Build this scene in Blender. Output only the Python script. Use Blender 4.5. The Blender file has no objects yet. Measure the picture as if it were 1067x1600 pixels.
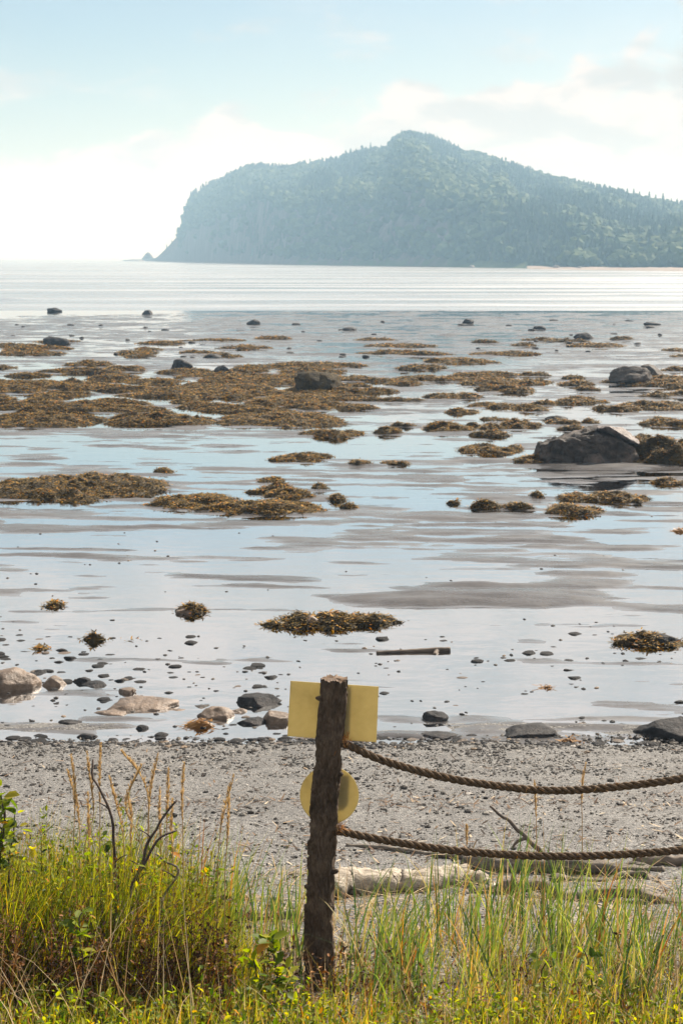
import bpy, math, random
import numpy as np
from mathutils import Vector

random.seed(7)
RNG = np.random.default_rng(11)
S = bpy.context.scene
COL = S.collection

# ------------------------------------------------------------------ camera
H = 3.4                       # eye height above the tidal flat (m)
FPX, CX, CY = 2667.0, 533.5, 800.0
PITCH = math.radians(8.53)
cam_d = bpy.data.cameras.new("camera")
cam = bpy.data.objects.new("camera", cam_d)
COL.objects.link(cam)
cam_d.sensor_fit = 'VERTICAL'
cam_d.sensor_height = 36.0
cam_d.lens = 60.0
cam_d.clip_start = 0.05
cam_d.clip_end = 30000.0
cam.location = (0, 0, H)
cam.rotation_euler = (math.pi / 2 - PITCH, 0, 0)
cam_d.dof.use_dof = True
cam_d.dof.focus_distance = 6.2
cam_d.dof.aperture_fstop = 16.0
S.camera = cam

# ------------------------------------------------------------------ light
SUN_AZ, SUN_EL = math.radians(40), math.radians(38)     # azimuth to the right of the view
sun_d = bpy.data.lights.new("sun", 'SUN')
sun_d.energy = 5.0
sun_d.angle = math.radians(0.53)
sun_d.color = (1.0, 0.93, 0.82)
sun = bpy.data.objects.new("sun", sun_d)
COL.objects.link(sun)
sdir = Vector((math.sin(SUN_AZ) * math.cos(SUN_EL), math.cos(SUN_AZ) * math.cos(SUN_EL), math.sin(SUN_EL)))
sun.rotation_euler = sdir.to_track_quat('Z', 'Y').to_euler()
sun.location = (20, 20, 30)

S.view_settings.view_transform = 'Standard'
S.view_settings.look = 'None'
S.view_settings.gamma = 1.0
S.view_settings.exposure = 1.35
S.view_settings.use_curve_mapping = False
S.cycles.use_denoising = True
S.cycles.max_bounces = 8
S.cycles.transparent_max_bounces = 12
S.cycles.volume_bounces = 0
S.cycles.caustics_reflective = False
S.cycles.caustics_refractive = False
S.cycles.sample_clamp_indirect = 6.0


class NT:
    """small node-tree writer"""
    def __init__(s, tree):
        s.t = tree
        s.n = tree.nodes
        s.l = tree.links

    def add(s, kind, **kw):
        n = s.n.new(kind)
        for k, v in kw.items():
            if k.startswith('i_'):
                n.inputs[k[2:].replace('_', ' ')].default_value = v
            else:
                setattr(n, k, v)
        return n

    def link(s, a, b):
        s.l.new(a, b)

    def val(s, sock, v):
        if hasattr(v, 'is_output'):
            s.link(v, sock)
        else:
            sock.default_value = v

    def math(s, op, a, b=None, c=None, clamp=False):
        n = s.add('ShaderNodeMath', operation=op, use_clamp=clamp)
        for i, v in enumerate((a, b, c)):
            if v is not None:
                s.val(n.inputs[i], v)
        return n.outputs[0]

    def noise(s, vec, scale, detail=4.0, rough=0.55, dist=0.0):
        n = s.add('ShaderNodeTexNoise')
        if vec is not None:
            s.link(vec, n.inputs['Vector'])
        n.inputs['Scale'].default_value = scale
        n.inputs['Detail'].default_value = detail
        n.inputs['Roughness'].default_value = rough
        n.inputs['Distortion'].default_value = dist
        return n.outputs[0]

    def ramp(s, fac, stops, interp='LINEAR'):
        n = s.add('ShaderNodeValToRGB')
        n.color_ramp.interpolation = interp
        e = n.color_ramp.elements
        while len(e) < len(stops):
            e.new(0.5)
        for i, (p, c) in enumerate(stops):
            e[i].position = p
            e[i].color = tuple(c) + (1.0,) if len(c) == 3 else c
        s.link(fac, n.inputs[0])
        return n.outputs[0]

    def smooth(s, v, a, b):
        n = s.add('ShaderNodeMapRange', interpolation_type='SMOOTHSTEP')
        s.val(n.inputs[0], v)
        n.inputs[1].default_value = a
        n.inputs[2].default_value = b
        return n.outputs[0]

    def mix(s, fac, a, b):
        n = s.add('ShaderNodeMix', data_type='RGBA')
        s.val(n.inputs[0], fac)
        for sock, v in ((n.inputs[6], a), (n.inputs[7], b)):
            if hasattr(v, 'is_output'):
                s.link(v, sock)
            else:
                sock.default_value = tuple(v) + (1.0,) if len(v) == 3 else v
        return n.outputs[2]

    def mapping(s, vec, scale=(1, 1, 1), loc=(0, 0, 0), rot=(0, 0, 0)):
        n = s.add('ShaderNodeMapping')
        s.link(vec, n.inputs[0])
        n.inputs['Location'].default_value = loc
        n.inputs['Rotation'].default_value = rot
        n.inputs['Scale'].default_value = scale
        return n.outputs[0]


# ------------------------------------------------------------------ sky
world = bpy.data.worlds.new("World")
S.world = world
world.use_nodes = True
w = NT(world.node_tree)
w.n.clear()
wo = w.add('ShaderNodeOutputWorld')
bg = w.add('ShaderNodeBackground')
SKY = 0.05
AIR = 0.80           # clear air a little dimmer than the lit cloud
bg.inputs['Strength'].default_value = SKY
sky = w.add('ShaderNodeTexSky', sky_type='NISHITA', sun_disc=False)
sky.sun_elevation = SUN_EL
sky.sun_rotation = SUN_AZ
sky.altitude = 0
sky.air_density = 1.0
sky.dust_density = 0.9
sky.ozone_density = 1.6
tc = w.add('ShaderNodeTexCoord')
dirv = tc.outputs['Generated']
sep = w.add('ShaderNodeSeparateXYZ')
w.link(dirv, sep.inputs[0])
X, Z = sep.outputs[0], sep.outputs[2]
cv = w.mapping(dirv, scale=(1.0, 1.0, 1.9), loc=(0.37, 0.1, 0.02))
n_low = w.noise(cv, 7.0, 3, 0.5)
n_puff = w.noise(cv, 17.0, 7, 0.56, 0.35)
n_fine = w.noise(w.mapping(dirv, scale=(1, 1, 2.4), loc=(1.3, 0.2, 0.5)), 17.0, 6, 0.58, 0.3)
# a bank of cumulus low over the horizon, its top uneven, a little higher to the right
top = w.math('ADD', 0.090, w.math('MULTIPLY', w.math('SUBTRACT', n_low, 0.5), 0.10))
top = w.math('ADD', top, w.math('MULTIPLY', w.math('SUBTRACT', n_puff, 0.5), 0.10))
top = w.math('ADD', top, w.math('MULTIPLY', X, 0.20))
edge = w.math('SUBTRACT', top, Z)
bank = w.smooth(edge, -0.003, 0.010)
loose = w.math('MULTIPLY', w.smooth(w.noise(w.mapping(dirv, scale=(1, 1, 2.6), loc=(4.1, 1.1, 0.3)), 9.0, 7, 0.6, 0.2), 0.56, 0.74), 0.75)
veil = w.math('MULTIPLY', w.smooth(w.noise(w.mapping(dirv, scale=(1, 1, 3.5), loc=(2, 3, 1)), 5.0, 5, 0.6), 0.40, 0.85), 0.20)
# broken cloud sheet higher up, seen mirrored in the pools
zs = w.math('MAXIMUM', Z, 0.03)
pl = w.add('ShaderNodeCombineXYZ')
w.link(w.math('DIVIDE', X, zs), pl.inputs[0])
w.link(w.math('DIVIDE', sep.outputs[1], zs), pl.inputs[1])
sheet = w.math('MULTIPLY', w.smooth(w.noise(pl.outputs[0], 0.55, 6, 0.6, 0.3), 0.22, 0.46), 0.95)
sheet = w.math('MULTIPLY', sheet, w.smooth(Z, 0.135, 0.20))
mask = w.math('MAXIMUM', w.math('MAXIMUM', bank, sheet), w.math('MAXIMUM', loose, veil))
mask = w.math('MULTIPLY', mask, 0.97)
# cloud body: sunlit white with faint blue-grey hollows
hollow = w.smooth(n_fine, 0.42, 0.58)
CL = 1.0 / SKY
ccol = w.mix(hollow, (0.265 * CL, 0.268 * CL, 0.265 * CL), (0.365 * CL, 0.337 * CL, 0.322 * CL))
hz = w.smooth(Z, 0.034, 0.0)
ccol = w.mix(w.math('MULTIPLY', hz, 0.85), ccol, (0.19 * CL, 0.185 * CL, 0.178 * CL))
dim = w.add('ShaderNodeHueSaturation')
dim.inputs['Value'].default_value = AIR
dim.inputs['Saturation'].default_value = 1.2
w.link(sky.outputs[0], dim.inputs['Color'])
out = w.mix(mask, dim.outputs[0], ccol)
w.link(out, bg.inputs['Color'])
w.link(bg.outputs[0], wo.inputs['Surface'])


# ------------------------------------------------------------------ numpy noise
def _hash(ix, iy, iz):
    h = (ix.astype(np.int64) * 374761393 + iy.astype(np.int64) * 668265263 + iz.astype(np.int64) * 2147483647) & 0xFFFFFFFF
    h = ((h ^ (h >> 13)) * 1274126177) & 0xFFFFFFFF
    h = ((h ^ (h >> 16)) * 2246822519) & 0xFFFFFFFF
    return ((h ^ (h >> 15)) & 0xFFFFFF) / float(0xFFFFFF)


def vnoise(x, y, z=0.0):
    x, y, z = np.broadcast_arrays(np.asarray(x, float), np.asarray(y, float), np.asarray(z, float))
    ix, iy, iz = np.floor(x), np.floor(y), np.floor(z)
    fx, fy, fz = x - ix, y - iy, z - iz
    fx, fy, fz = [f * f * f * (f * (f * 6 - 15) + 10) for f in (fx, fy, fz)]
    r = 0
    for a in (0, 1):
        for b in (0, 1):
            for c in (0, 1):
                wgt = (fx if a else 1 - fx) * (fy if b else 1 - fy) * (fz if c else 1 - fz)
                r = r + wgt * _hash(ix + a, iy + b, iz + c)
    return r


def fbm(x, y, z=0.0, oct=4, gain=0.5):
    r, amp, tot = 0.0, 1.0, 0.0
    x, y, z = np.asarray(x, float), np.asarray(y, float), np.asarray(z, float)
    for k in range(oct):
        r = r + amp * vnoise(x * 2.03 ** k + 17.3 * k, y * 2.03 ** k - 9.1 * k, z * 2.03 ** k + 5.7 * k)
        tot += amp
        amp *= gain
    return r / tot          # 0..1


def sstep(a, b, v):
    t = np.clip((v - a) / (b - a), 0, 1)
    return t * t * (3 - 2 * t)


# ------------------------------------------------------------------ ground heights
SHORE = 11.75


def flat_h(x, y):
    """tidal flat: low sand bars standing out of a film of water (z = 0)"""
    warp = 1.6 * (fbm(x * 0.09, y * 0.16, 3.0, 3) - 0.5)
    n1 = fbm(x * 0.30 + warp, y * 0.95 + 0.9 * warp, 1.0, 4, 0.55)
    n2 = fbm(x * 0.95 + warp, y * 4.2 + 0.3 * x, 9.0, 4, 0.55)
    h = (n1 - 0.5) * 0.060 + (n2 - 0.5) * 0.100
    ye = y + sstep(60, 90, y) * 26 * (fbm(x * 0.055, y * 0.03, 7.0, 4) - 0.5)
    off = np.interp(ye, [11, 12, 14.0, 15.0, 16.8, 18.2, 20, 27, 29, 33, 40, 50, 60, 75, 92, 104, 125, 160],
                    [.03, -.018, -.020, -.032, -.024, -.009, -.003, -.003, -.007, -.007, -.003, -.003, .000, .002, .004, -.004, -.35, -.9])
    h = h + off
    # the long sand bar across the near pool
    bx = (x - 1.5) / 1.35
    by = (y - 16.85 - 0.10 * (x - 1.5)) / 0.42
    h = h + 0.085 * np.exp(-(bx ** 2) ** 1.5 - by ** 2)
    # sand banked up at the big boulder's foot
    h = h + 0.035 * np.exp(-((x - 4.4) / 1.6) ** 2 - ((y - 27.7) / 0.55) ** 2)
    by2 = (y - 16.3) / 0.3
    h = h + 0.04 * np.exp(-((x - 3.6) / 1.0) ** 2 - by2 ** 2)
    return h


def ground(x, y):
    x, y = np.broadcast_arrays(np.asarray(x, float), np.asarray(y, float))
    sh = SHORE + 0.16 * (fbm(x * 0.9, 0 * y, 4.0, 3) - 0.5) - 0.015 * x
    rise = np.maximum(sh - y, 0)
    beach = 0.155 * rise - 0.0012 * rise ** 2 + 0.03 * (fbm(x * 0.8, y * 1.2, 2.0, 3) - 0.5) * np.clip(rise, 0, 1)
    near = np.maximum(5.3 - y, 0)
    beach = beach + 0.07 * near
    fl = flat_h(x, np.maximum(y, SHORE))
    k = sstep(-0.25, 0.25, sh - y)
    return fl * (1 - k) + (beach - 0.012) * k


def gz(x, y):
    return float(ground(np.array([x]), np.array([y]))[0])


def ray(px, py):
    vx, vz = (px - CX) / FPX, (CY - py) / FPX
    c, s = math.cos(PITCH), math.sin(PITCH)
    return vx, c + vz * s, -s + vz * c          # x, y, z per unit


def P(px, py, y):
    """point seen at a photo pixel, at distance y from the eye"""
    r = ray(px, py)
    t = y / r[1]
    return Vector((r[0] * t, y, H + r[2] * t))


def G(px, py):
    """ground point seen at a photo pixel"""
    r = ray(px, py)
    y = min(-H / r[2] * r[1], 400)
    if y > SHORE + 0.3:
        return Vector((r[0] * y / r[1], y, 0.0))
    for _ in range(25):
        z = gz(r[0] * y / r[1], y)
        y2 = (z - H) / r[2] * r[1]
        if abs(y2 - y) < 1e-3:
            break
        y = y + 0.7 * (y2 - y)
    return Vector((r[0] * y / r[1], y, H + r[2] * y / r[1]))


def mpp(p):
    """metres per photo pixel at a point"""
    d = (Vector(p) - Vector((0, 0, H)))
    return (d.y * math.cos(PITCH) - d.z * math.sin(PITCH)) / FPX


# ------------------------------------------------------------------ mesh helpers
def mk(name, V, F, mat=None, parent=None, smooth=True, link=True):
    V = np.asarray(V, dtype=np.float32).reshape(-1, 3)
    Fs = F if isinstance(F, list) else [F]
    Fs = [np.asarray(f, dtype=np.int32) for f in Fs if len(f)]
    me = bpy.data.meshes.new(name)
    me.vertices.add(len(V))
    me.vertices.foreach_set('co', V.ravel())
    loops = np.concatenate([f.ravel() for f in Fs])
    tot = np.concatenate([np.full(len(f), f.shape[1], dtype=np.int32) for f in Fs])
    start = np.concatenate([[0], np.cumsum(tot)[:-1]]).astype(np.int32)
    me.loops.add(len(loops))
    me.loops.foreach_set('vertex_index', loops)
    me.polygons.add(len(tot))
    me.polygons.foreach_set('loop_start', start)
    me.polygons.foreach_set('loop_total', tot)
    me.polygons.foreach_set('use_smooth', np.full(len(tot), bool(smooth)))
    me.update(calc_edges=True)
    me.validate()
    if mat:
        me.materials.append(mat)
    o = bpy.data.objects.new(name, me)
    if link:
        COL.objects.link(o)
    if parent:
        o.parent = parent
    return o


def tag(o, label=None, cat=None, group=None, kind=None):
    if label:
        o['label'] = label
    if cat:
        o['category'] = cat
    if group:
        o['group'] = group
    if kind:
        o['kind'] = kind
    return o


def grid_faces(nr, nc):
    i = np.arange(nr - 1)[:, None] * nc + np.arange(nc - 1)[None, :]
    return np.stack([i, i + 1, i + 1 + nc, i + nc], -1).reshape(-1, 4)


def ico(sub):
    import bmesh
    bm = bmesh.new()
    bmesh.ops.create_icosphere(bm, subdivisions=sub, radius=1.0)
    V = np.array([v.co[:] for v in bm.verts])
    F = np.array([[v.index for v in f.verts] for f in bm.faces])
    bm.free()
    return V, F


ICO = {k: ico(k) for k in (1, 2, 3, 4, 5)}


def tube(path, radii, nseg=10, cap=True, twist=0.0):
    """tube along a polyline (N,3) with a radius per point"""
    Pth = np.asarray(path, float)
    n = len(Pth)
    R = np.broadcast_to(np.asarray(radii, float), (n,))
    T = np.gradient(Pth, axis=0)
    T /= np.linalg.norm(T, axis=1, keepdims=True) + 1e-12
    up = np.array([0.0, 0.0, 1.0])
    if abs(T[:, 2]).mean() > 0.8:
        up = np.array([0.0, 1.0, 0.0])
    A = np.cross(T, up)
    A /= np.linalg.norm(A, axis=1, keepdims=True) + 1e-12
    B = np.cross(A, T)
    th = np.arange(nseg) / nseg * 2 * np.pi
    V = Pth[:, None, :] + R[:, None, None] * (np.cos(th)[None, :, None] * A[:, None, :] + np.sin(th)[None, :, None] * B[:, None, :])
    V = V.reshape(-1, 3)
    i = np.arange(n - 1)[:, None] * nseg + np.arange(nseg)[None, :]
    j = np.arange(n - 1)[:, None] * nseg + (np.arange(nseg)[None, :] + 1) % nseg
    F = np.stack([i, j, j + nseg, i + nseg], -1).reshape(-1, 4)
    Fs = [F]
    if cap:
        V = np.vstack([V, Pth[0], Pth[-1]])
        a = np.arange(nseg)
        b = (a + 1) % nseg
        Fs.append(np.stack([np.full(nseg, len(V) - 2), b, a], -1))
        Fs.append(np.stack([np.full(nseg, len(V) - 1), a + (n - 1) * nseg, b + (n - 1) * nseg], -1))
    return V, Fs


def join(parts):
    Vs, Fs, off = [], [], 0
    for V, F in parts:
        V = np.asarray(V).reshape(-1, 3)
        for f in (F if isinstance(F, list) else [F]):
            Fs.append(np.asarray(f) + off)
        Vs.append(V)
        off += len(V)
    by = {}
    for f in Fs:
        by.setdefault(f.shape[1], []).append(f)
    return np.vstack(Vs), [np.vstack(v) for v in by.values()]


def smooth_path(pts, n=24, wob=0.0, seed=0):
    pts = np.asarray([list(p) for p in pts], float)
    d = np.concatenate([[0], np.cumsum(np.linalg.norm(np.diff(pts, axis=0), axis=1))])
    t = np.linspace(0, d[-1], n)
    m = len(pts)
    out = np.zeros((n, 3))
    # Catmull-Rom
    for k, tt in enumerate(t):
        i = min(max(np.searchsorted(d, tt, side='right') - 1, 0), m - 2)
        u = (tt - d[i]) / max(d[i + 1] - d[i], 1e-9)
        p0, p1, p2, p3 = pts[max(i - 1, 0)], pts[i], pts[i + 1], pts[min(i + 2, m - 1)]
        out[k] = 0.5 * (2 * p1 + (p2 - p0) * u + (2 * p0 - 5 * p1 + 4 * p2 - p3) * u * u + (3 * p1 - p0 - 3 * p2 + p3) * u ** 3)
    if wob:
        r = np.random.default_rng(seed)
        for a in range(3):
            out[:, a] += wob * (fbm(t / d[-1] * 7 + r.uniform(0, 99), 0 * t, a, 3) - 0.5)
    return out


def strips(base, head, length, width, bend, lean=0.15, nseg=4, tip=0.08, rng=RNG, twist=0.6):
    """N tapering curved blades as one mesh: arrays base (N,3), head, length, width, bend, lean"""
    N = len(base)
    b = lambda v: np.broadcast_to(np.asarray(v, float), (N,))
    head, length, width, bend, lean = b(head), b(length), b(width), b(bend), b(lean)
    s = np.linspace(0, 1, nseg + 1)
    ang = lean[:, None] + bend[:, None] * s[None, :] ** 1.5          # from vertical
    ds = length[:, None] / nseg
    hx = np.concatenate([np.zeros((N, 1)), np.cumsum(np.sin(ang[:, :-1]) * ds, 1)], 1)
    hz = np.concatenate([np.zeros((N, 1)), np.cumsum(np.cos(ang[:, :-1]) * ds, 1)], 1)
    cx, sx = np.cos(head), np.sin(head)
    C = np.stack([base[:, 0, None] + hx * cx[:, None], base[:, 1, None] + hx * sx[:, None], base[:, 2, None] + hz], -1)
    wa = head + np.pi / 2 + rng.normal(0, twist, N)
    wv = np.stack([np.cos(wa), np.sin(wa), 0 * wa], -1)
    prof = np.minimum(1.0, (1 - s) * 1.6 + tip) * (0.75 + 0.25 * np.minimum(1, s * 5))
    Wd = 0.5 * width[:, None, None] * prof[None, :, None] * wv[:, None, :]
    V = np.stack([C - Wd, C + Wd], 2).reshape(-1, 3)
    k = 2 * (nseg + 1)
    i = (np.arange(N) * k)[:, None] + 2 * np.arange(nseg)[None, :]
    F = np.stack([i, i + 1, i + 3, i + 2], -1).reshape(-1, 4)
    return V, F


def leaves(pos, size, rng=RNG, aspect=0.45, up=0.5, fold=0.25):
    """N small folded leaves (two quads each)"""
    N = len(pos)
    size = np.broadcast_to(np.asarray(size, float), (N,))
    a = rng.uniform(0, 2 * np.pi, N)
    el = rng.normal(up, 0.5, N)
    t = np.stack([np.cos(a) * np.cos(el), np.sin(a) * np.cos(el), np.sin(el)], -1)
    s = np.cross(t, np.array([0, 0, 1.0]) + rng.normal(0, .35, (N, 3)))
    s /= np.linalg.norm(s, axis=1, keepdims=True) + 1e-9
    nrm = np.cross(s, t)
    L = size[:, None]
    b = pos
    e = pos + t * L - nrm * L * 0.12
    m1, m2 = pos + t * L * 0.30, pos + t * L * 0.70
    wd = L * aspect * 0.5
    l1 = m1 + s * wd + nrm * wd * fold
    l2 = m2 + s * wd * .85 + nrm * wd * fold
    r1 = m1 - s * wd + nrm * wd * fold
    r2 = m2 - s * wd * .85 + nrm * wd * fold
    V = np.stack([b, e, l1, l2, r1, r2], 1).reshape(-1, 3)
    i = np.arange(N)[:, None] * 6
    F = np.concatenate([i + np.array([[0, 2, 3, 1]]), i + np.array([[0, 1, 5, 4]])])
    return V, F


def spread(tV, tF, pos, scl, rot, jitter=0.0, rng=RNG):
    """copies of a template mesh: scl (N,3), rot about z (N,)"""
    N, k = len(pos), len(tV)
    V = np.broadcast_to(tV[None], (N, k, 3)).copy()
    if jitter:
        V *= 1 + rng.uniform(-jitter, jitter, (N, k, 1))
    V *= scl[:, None, :]
    c, s = np.cos(rot)[:, None], np.sin(rot)[:, None]
    x = V[..., 0] * c - V[..., 1] * s
    y = V[..., 0] * s + V[..., 1] * c
    V[..., 0], V[..., 1] = x, y
    V += pos[:, None, :]
    F = (np.arange(N)[:, None, None] * k + tF[None]).reshape(-1, tF.shape[1])
    return V.reshape(-1, 3), F


# ------------------------------------------------------------------ materials
def new_mat(name):
    m = bpy.data.materials.new(name)
    m.use_nodes = True
    t = NT(m.node_tree)
    t.n.clear()
    o = t.add('ShaderNodeOutputMaterial')
    return m, t, o


def principled(t, o, col, rough=0.8, spec=0.5, bump=None, dist=0.01, strength=1.0):
    p = t.add('ShaderNodeBsdfPrincipled')
    t.val(p.inputs['Base Color'], col if hasattr(col, 'is_output') else tuple(col) + (1.0,))
    t.val(p.inputs['Roughness'], rough)
    t.val(p.inputs['Specular IOR Level'], spec)
    if bump is not None:
        b = t.add('ShaderNodeBump')
        b.inputs['Distance'].default_value = dist
        b.inputs['Strength'].default_value = strength
        t.link(bump, b.inputs['Height'])
        t.link(b.outputs[0], p.inputs['Normal'])
    t.link(p.outputs[0], o.inputs['Surface'])
    return p


def pos_node(t):
    return t.add('ShaderNodeNewGeometry').outputs['Position']


def mat_island(name, stops, rough=0.6, trans=0.45, spec=0.25, noise_scale=None):
    """foliage: a colour for each blade or leaf, light shining through it"""
    m, t, o = new_mat(name)
    g = t.add('ShaderNodeNewGeometry')
    col = t.ramp(g.outputs['Random Per Island'], stops)
    p = principled(t, o, col, rough, spec)
    if trans:
        tr = t.add('ShaderNodeBsdfTranslucent')
        hs = t.add('ShaderNodeHueSaturation')
        hs.inputs['Saturation'].default_value = 1.15
        hs.inputs['Value'].default_value = 1.15
        t.link(col, hs.inputs['Color'])
        t.link(hs.outputs[0], tr.inputs['Color'])
        mx = t.add('ShaderNodeMixShader')
        mx.inputs[0].default_value = trans
        t.link(p.outputs[0], mx.inputs[1])
        t.link(tr.outputs[0], mx.inputs[2])
        t.link(mx.outputs[0], o.inputs['Surface'])
    return m


def mat_rock(name, c1, c2, c3, rough=0.6, scale=6.0, spec=0.4, bump=0.02):
    m, t, o = new_mat(name)
    pos = t.add('ShaderNodeTexCoord').outputs['Object']
    n = t.noise(pos, scale, 6, 0.6)
    n2 = t.noise(pos, scale * 5, 4, 0.65)
    f = t.math('ADD', t.math('MULTIPLY', n, 0.65), t.math('MULTIPLY', n2, 0.35))
    col = t.ramp(f, [(0.34, c1), (0.5, c2), (0.66, c3)])
    principled(t, o, col, rough, spec, t.noise(pos, scale * 4, 7, 0.65), bump)
    return m


# sand of the tidal flat: fine wet sand, glossy where water soaks it
def mat_wet_sand():
    m, t, o = new_mat("wet_sand")
    pos = pos_node(t)
    st = t.mapping(pos, scale=(0.35, 1.0, 1.0))
    a = t.noise(st, 1.1, 5, 0.6, 0.4)
    b = t.noise(pos, 26.0, 4, 0.6)
    f = t.math('ADD', t.math('MULTIPLY', a, 0.7), t.math('MULTIPLY', b, 0.3))
    col = t.ramp(f, [(0.30, (0.034, 0.032, 0.032)), (0.5, (0.060, 0.055, 0.054)), (0.70, (0.092, 0.084, 0.082))])
    rough = t.ramp(t.noise(st, 2.3, 5, 0.6), [(0.35, (0.16,) * 3), (0.65, (0.42,) * 3)])
    rip = t.math('ADD', t.math('MULTIPLY', t.noise(t.mapping(pos, scale=(0.35, 1, 1)), 9.0, 3, 0.5), 1.0), t.math('MULTIPLY', b, 0.25))
    p = principled(t, o, col, rough, 0.6, rip, 0.015, 0.7)
    # sand soaked to the brim next to the water shines
    sp = t.add('ShaderNodeSeparateXYZ')
    t.link(pos, sp.inputs[0])
    soak = t.noise(t.mapping(pos, scale=(0.28, 1, 1)), 2.2, 5, 0.6, 0.4)
    zz = t.math('ADD', sp.outputs[2], t.math('MULTIPLY', t.math('SUBTRACT', soak, 0.5), 0.03))
    wet = t.smooth(zz, 0.010, -0.002)
    gl = t.add('ShaderNodeBsdfGlossy')
    gl.inputs['Roughness'].default_value = 0.10
    mx = t.add('ShaderNodeMixShader')
    t.link(t.math('MULTIPLY', wet, 0.5), mx.inputs[0])
    t.link(p.outputs[0], mx.inputs[1])
    t.link(gl.outputs[0], mx.inputs[2])
    t.link(mx.outputs[0], o.inputs['Surface'])
    return m


def mat_gravel():
    m, t, o = new_mat("gravel_beach")
    pos = pos_node(t)
    a = t.noise(pos, 1.6, 5, 0.6)
    b = t.noise(pos, 60.0, 3, 0.6)
    v = t.add('ShaderNodeTexVoronoi')
    v.inputs['Scale'].default_value = 75.0
    t.link(pos, v.inputs['Vector'])
    cell = t.add('ShaderNodeSeparateColor')
    t.link(v.outputs['Color'], cell.inputs[0])
    f = t.math('ADD', t.math('MULTIPLY', cell.outputs[0], 0.5), t.math('ADD', t.math('MULTIPLY', a, 0.3), t.math('MULTIPLY', b, 0.2)))
    col = t.ramp(f, [(0.15, (0.036, 0.035, 0.034)), (0.45, (0.095, 0.091, 0.087)), (0.62, (0.145, 0.139, 0.132)), (0.88, (0.25, 0.24, 0.225))])
    bh = t.math('ADD', t.math('MULTIPLY', v.outputs['Distance'], -1.0), t.math('MULTIPLY', b, 0.4))
    principled(t, o, col, 0.85, 0.3, bh, 0.012, 0.8)
    return m


def mat_water(name, ior, rough, bscale, bdist, stretch=0.5, tint=(1, 1, 1), floor=0.0):
    """thin clear water: sky by Fresnel, the bottom seen through it"""
    m, t, o = new_mat(name)
    pos = pos_node(t)
    bmp = t.add('ShaderNodeBump')
    bmp.inputs['Distance'].default_value = bdist
    bmp.inputs['Strength'].default_value = 0.6
    t.link(t.noise(t.mapping(pos, scale=(stretch, 1, 1)), bscale, 3, 0.55, 0.3), bmp.inputs['Height'])
    fr = t.add('ShaderNodeFresnel')
    fr.inputs['IOR'].default_value = ior
    gl = t.add('ShaderNodeBsdfGlossy')
    gl.inputs['Roughness'].default_value = rough
    t.link(bmp.outputs[0], gl.inputs['Normal'])
    t.link(bmp.outputs[0], fr.inputs['Normal'])
    tr = t.add('ShaderNodeBsdfTransparent')
    tr.inputs['Color'].default_value = tuple(tint) + (1,)
    mx = t.add('ShaderNodeMixShader')
    t.link(t.math('ADD', t.math('MULTIPLY', fr.outputs[0], 1 - floor), floor), mx.inputs[0])
    t.link(tr.outputs[0], mx.inputs[1])
    t.link(gl.outputs[0], mx.inputs[2])
    t.link(mx.outputs[0], o.inputs['Surface'])
    return m


def mat_sea():
    m, t, o = new_mat("sea_water")
    pos = pos_node(t)
    st = t.mapping(pos, scale=(0.30, 1, 1))
    a = t.noise(st, 0.20, 6, 0.65, 1.2)
    b = t.noise(t.mapping(pos, scale=(0.4, 1, 1)), 1.7, 4, 0.6)
    hgt = t.math('ADD', a, t.math('MULTIPLY', b, 0.12))
    col = t.mix(a, (0.03, 0.065, 0.075), (0.06, 0.10, 0.11))
    rgh = t.ramp(t.noise(t.mapping(pos, scale=(0.10, 1, 1)), 0.09, 4, 0.6), [(0.4, (0.16,) * 3), (0.62, (0.34,) * 3)])
    p = principled(t, o, col, 0.3, 0.5, hgt, 0.7, 0.6)
    gl = t.add('ShaderNodeBsdfGlossy')
    t.link(rgh, gl.inputs['Roughness'])
    t.link(p.inputs['Normal'].links[0].from_socket, gl.inputs['Normal'])
    mx = t.add('ShaderNodeMixShader')
    t.link(t.ramp(a, [(0.36, (0.70,) * 3), (0.6, (0.94,) * 3)]), mx.inputs[0])
    t.link(p.outputs[0], mx.inputs[1])
    t.link(gl.outputs[0], mx.inputs[2])
    t.link(mx.outputs[0], o.inputs['Surface'])
    return m


M = {}
M['sand'] = mat_wet_sand()
M['gravel'] = mat_gravel()
M['film'] = mat_water("tide_pool_water", 1.5, 0.03, 5.0, 0.004, 0.4, (0.93, 0.95, 0.96), 0.93)
M['sea'] = mat_sea()
M['rock_dark'] = mat_rock("dark_wet_rock", (0.009, 0.009, 0.010), (0.022, 0.021, 0.022), (0.06, 0.053, 0.050), 0.75, 5.0, 0.18)
M['rock_tan'] = mat_rock("tan_rock", (0.04, 0.029, 0.022), (0.13, 0.090, 0.062), (0.23, 0.165, 0.118), 0.55, 4.0, 0.4)
M['rock_grey'] = mat_rock("grey_boulder_rock", (0.020, 0.017, 0.015), (0.052, 0.042, 0.036), (0.14, 0.11, 0.092), 0.75, 2.6, 0.25, 0.05)
M['rock_pale'] = mat_rock("pale_slab_rock", (0.09, 0.075, 0.068), (0.19, 0.16, 0.148), (0.30, 0.265, 0.25), 0.7, 3.5, 0.3, 0.04)
M['rock_far'] = mat_rock("far_shore_rock", (0.05, 0.048, 0.045), (0.09, 0.085, 0.08), (0.15, 0.14, 0.13), 0.8, 0.25, 0.2, 0.2)
M['weed'] = mat_island("rockweed_fronds", [(0.0, (0.014, 0.009, 0.004)), (0.30, (0.055, 0.036, 0.008)), (0.58, (0.125, 0.080, 0.013)), (0.80, (0.25, 0.15, 0.02)), (0.94, (0.46, 0.23, 0.018)), (1.0, (0.46, 0.15, 0.012))], 0.6, 0.25, 0.2)
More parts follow.
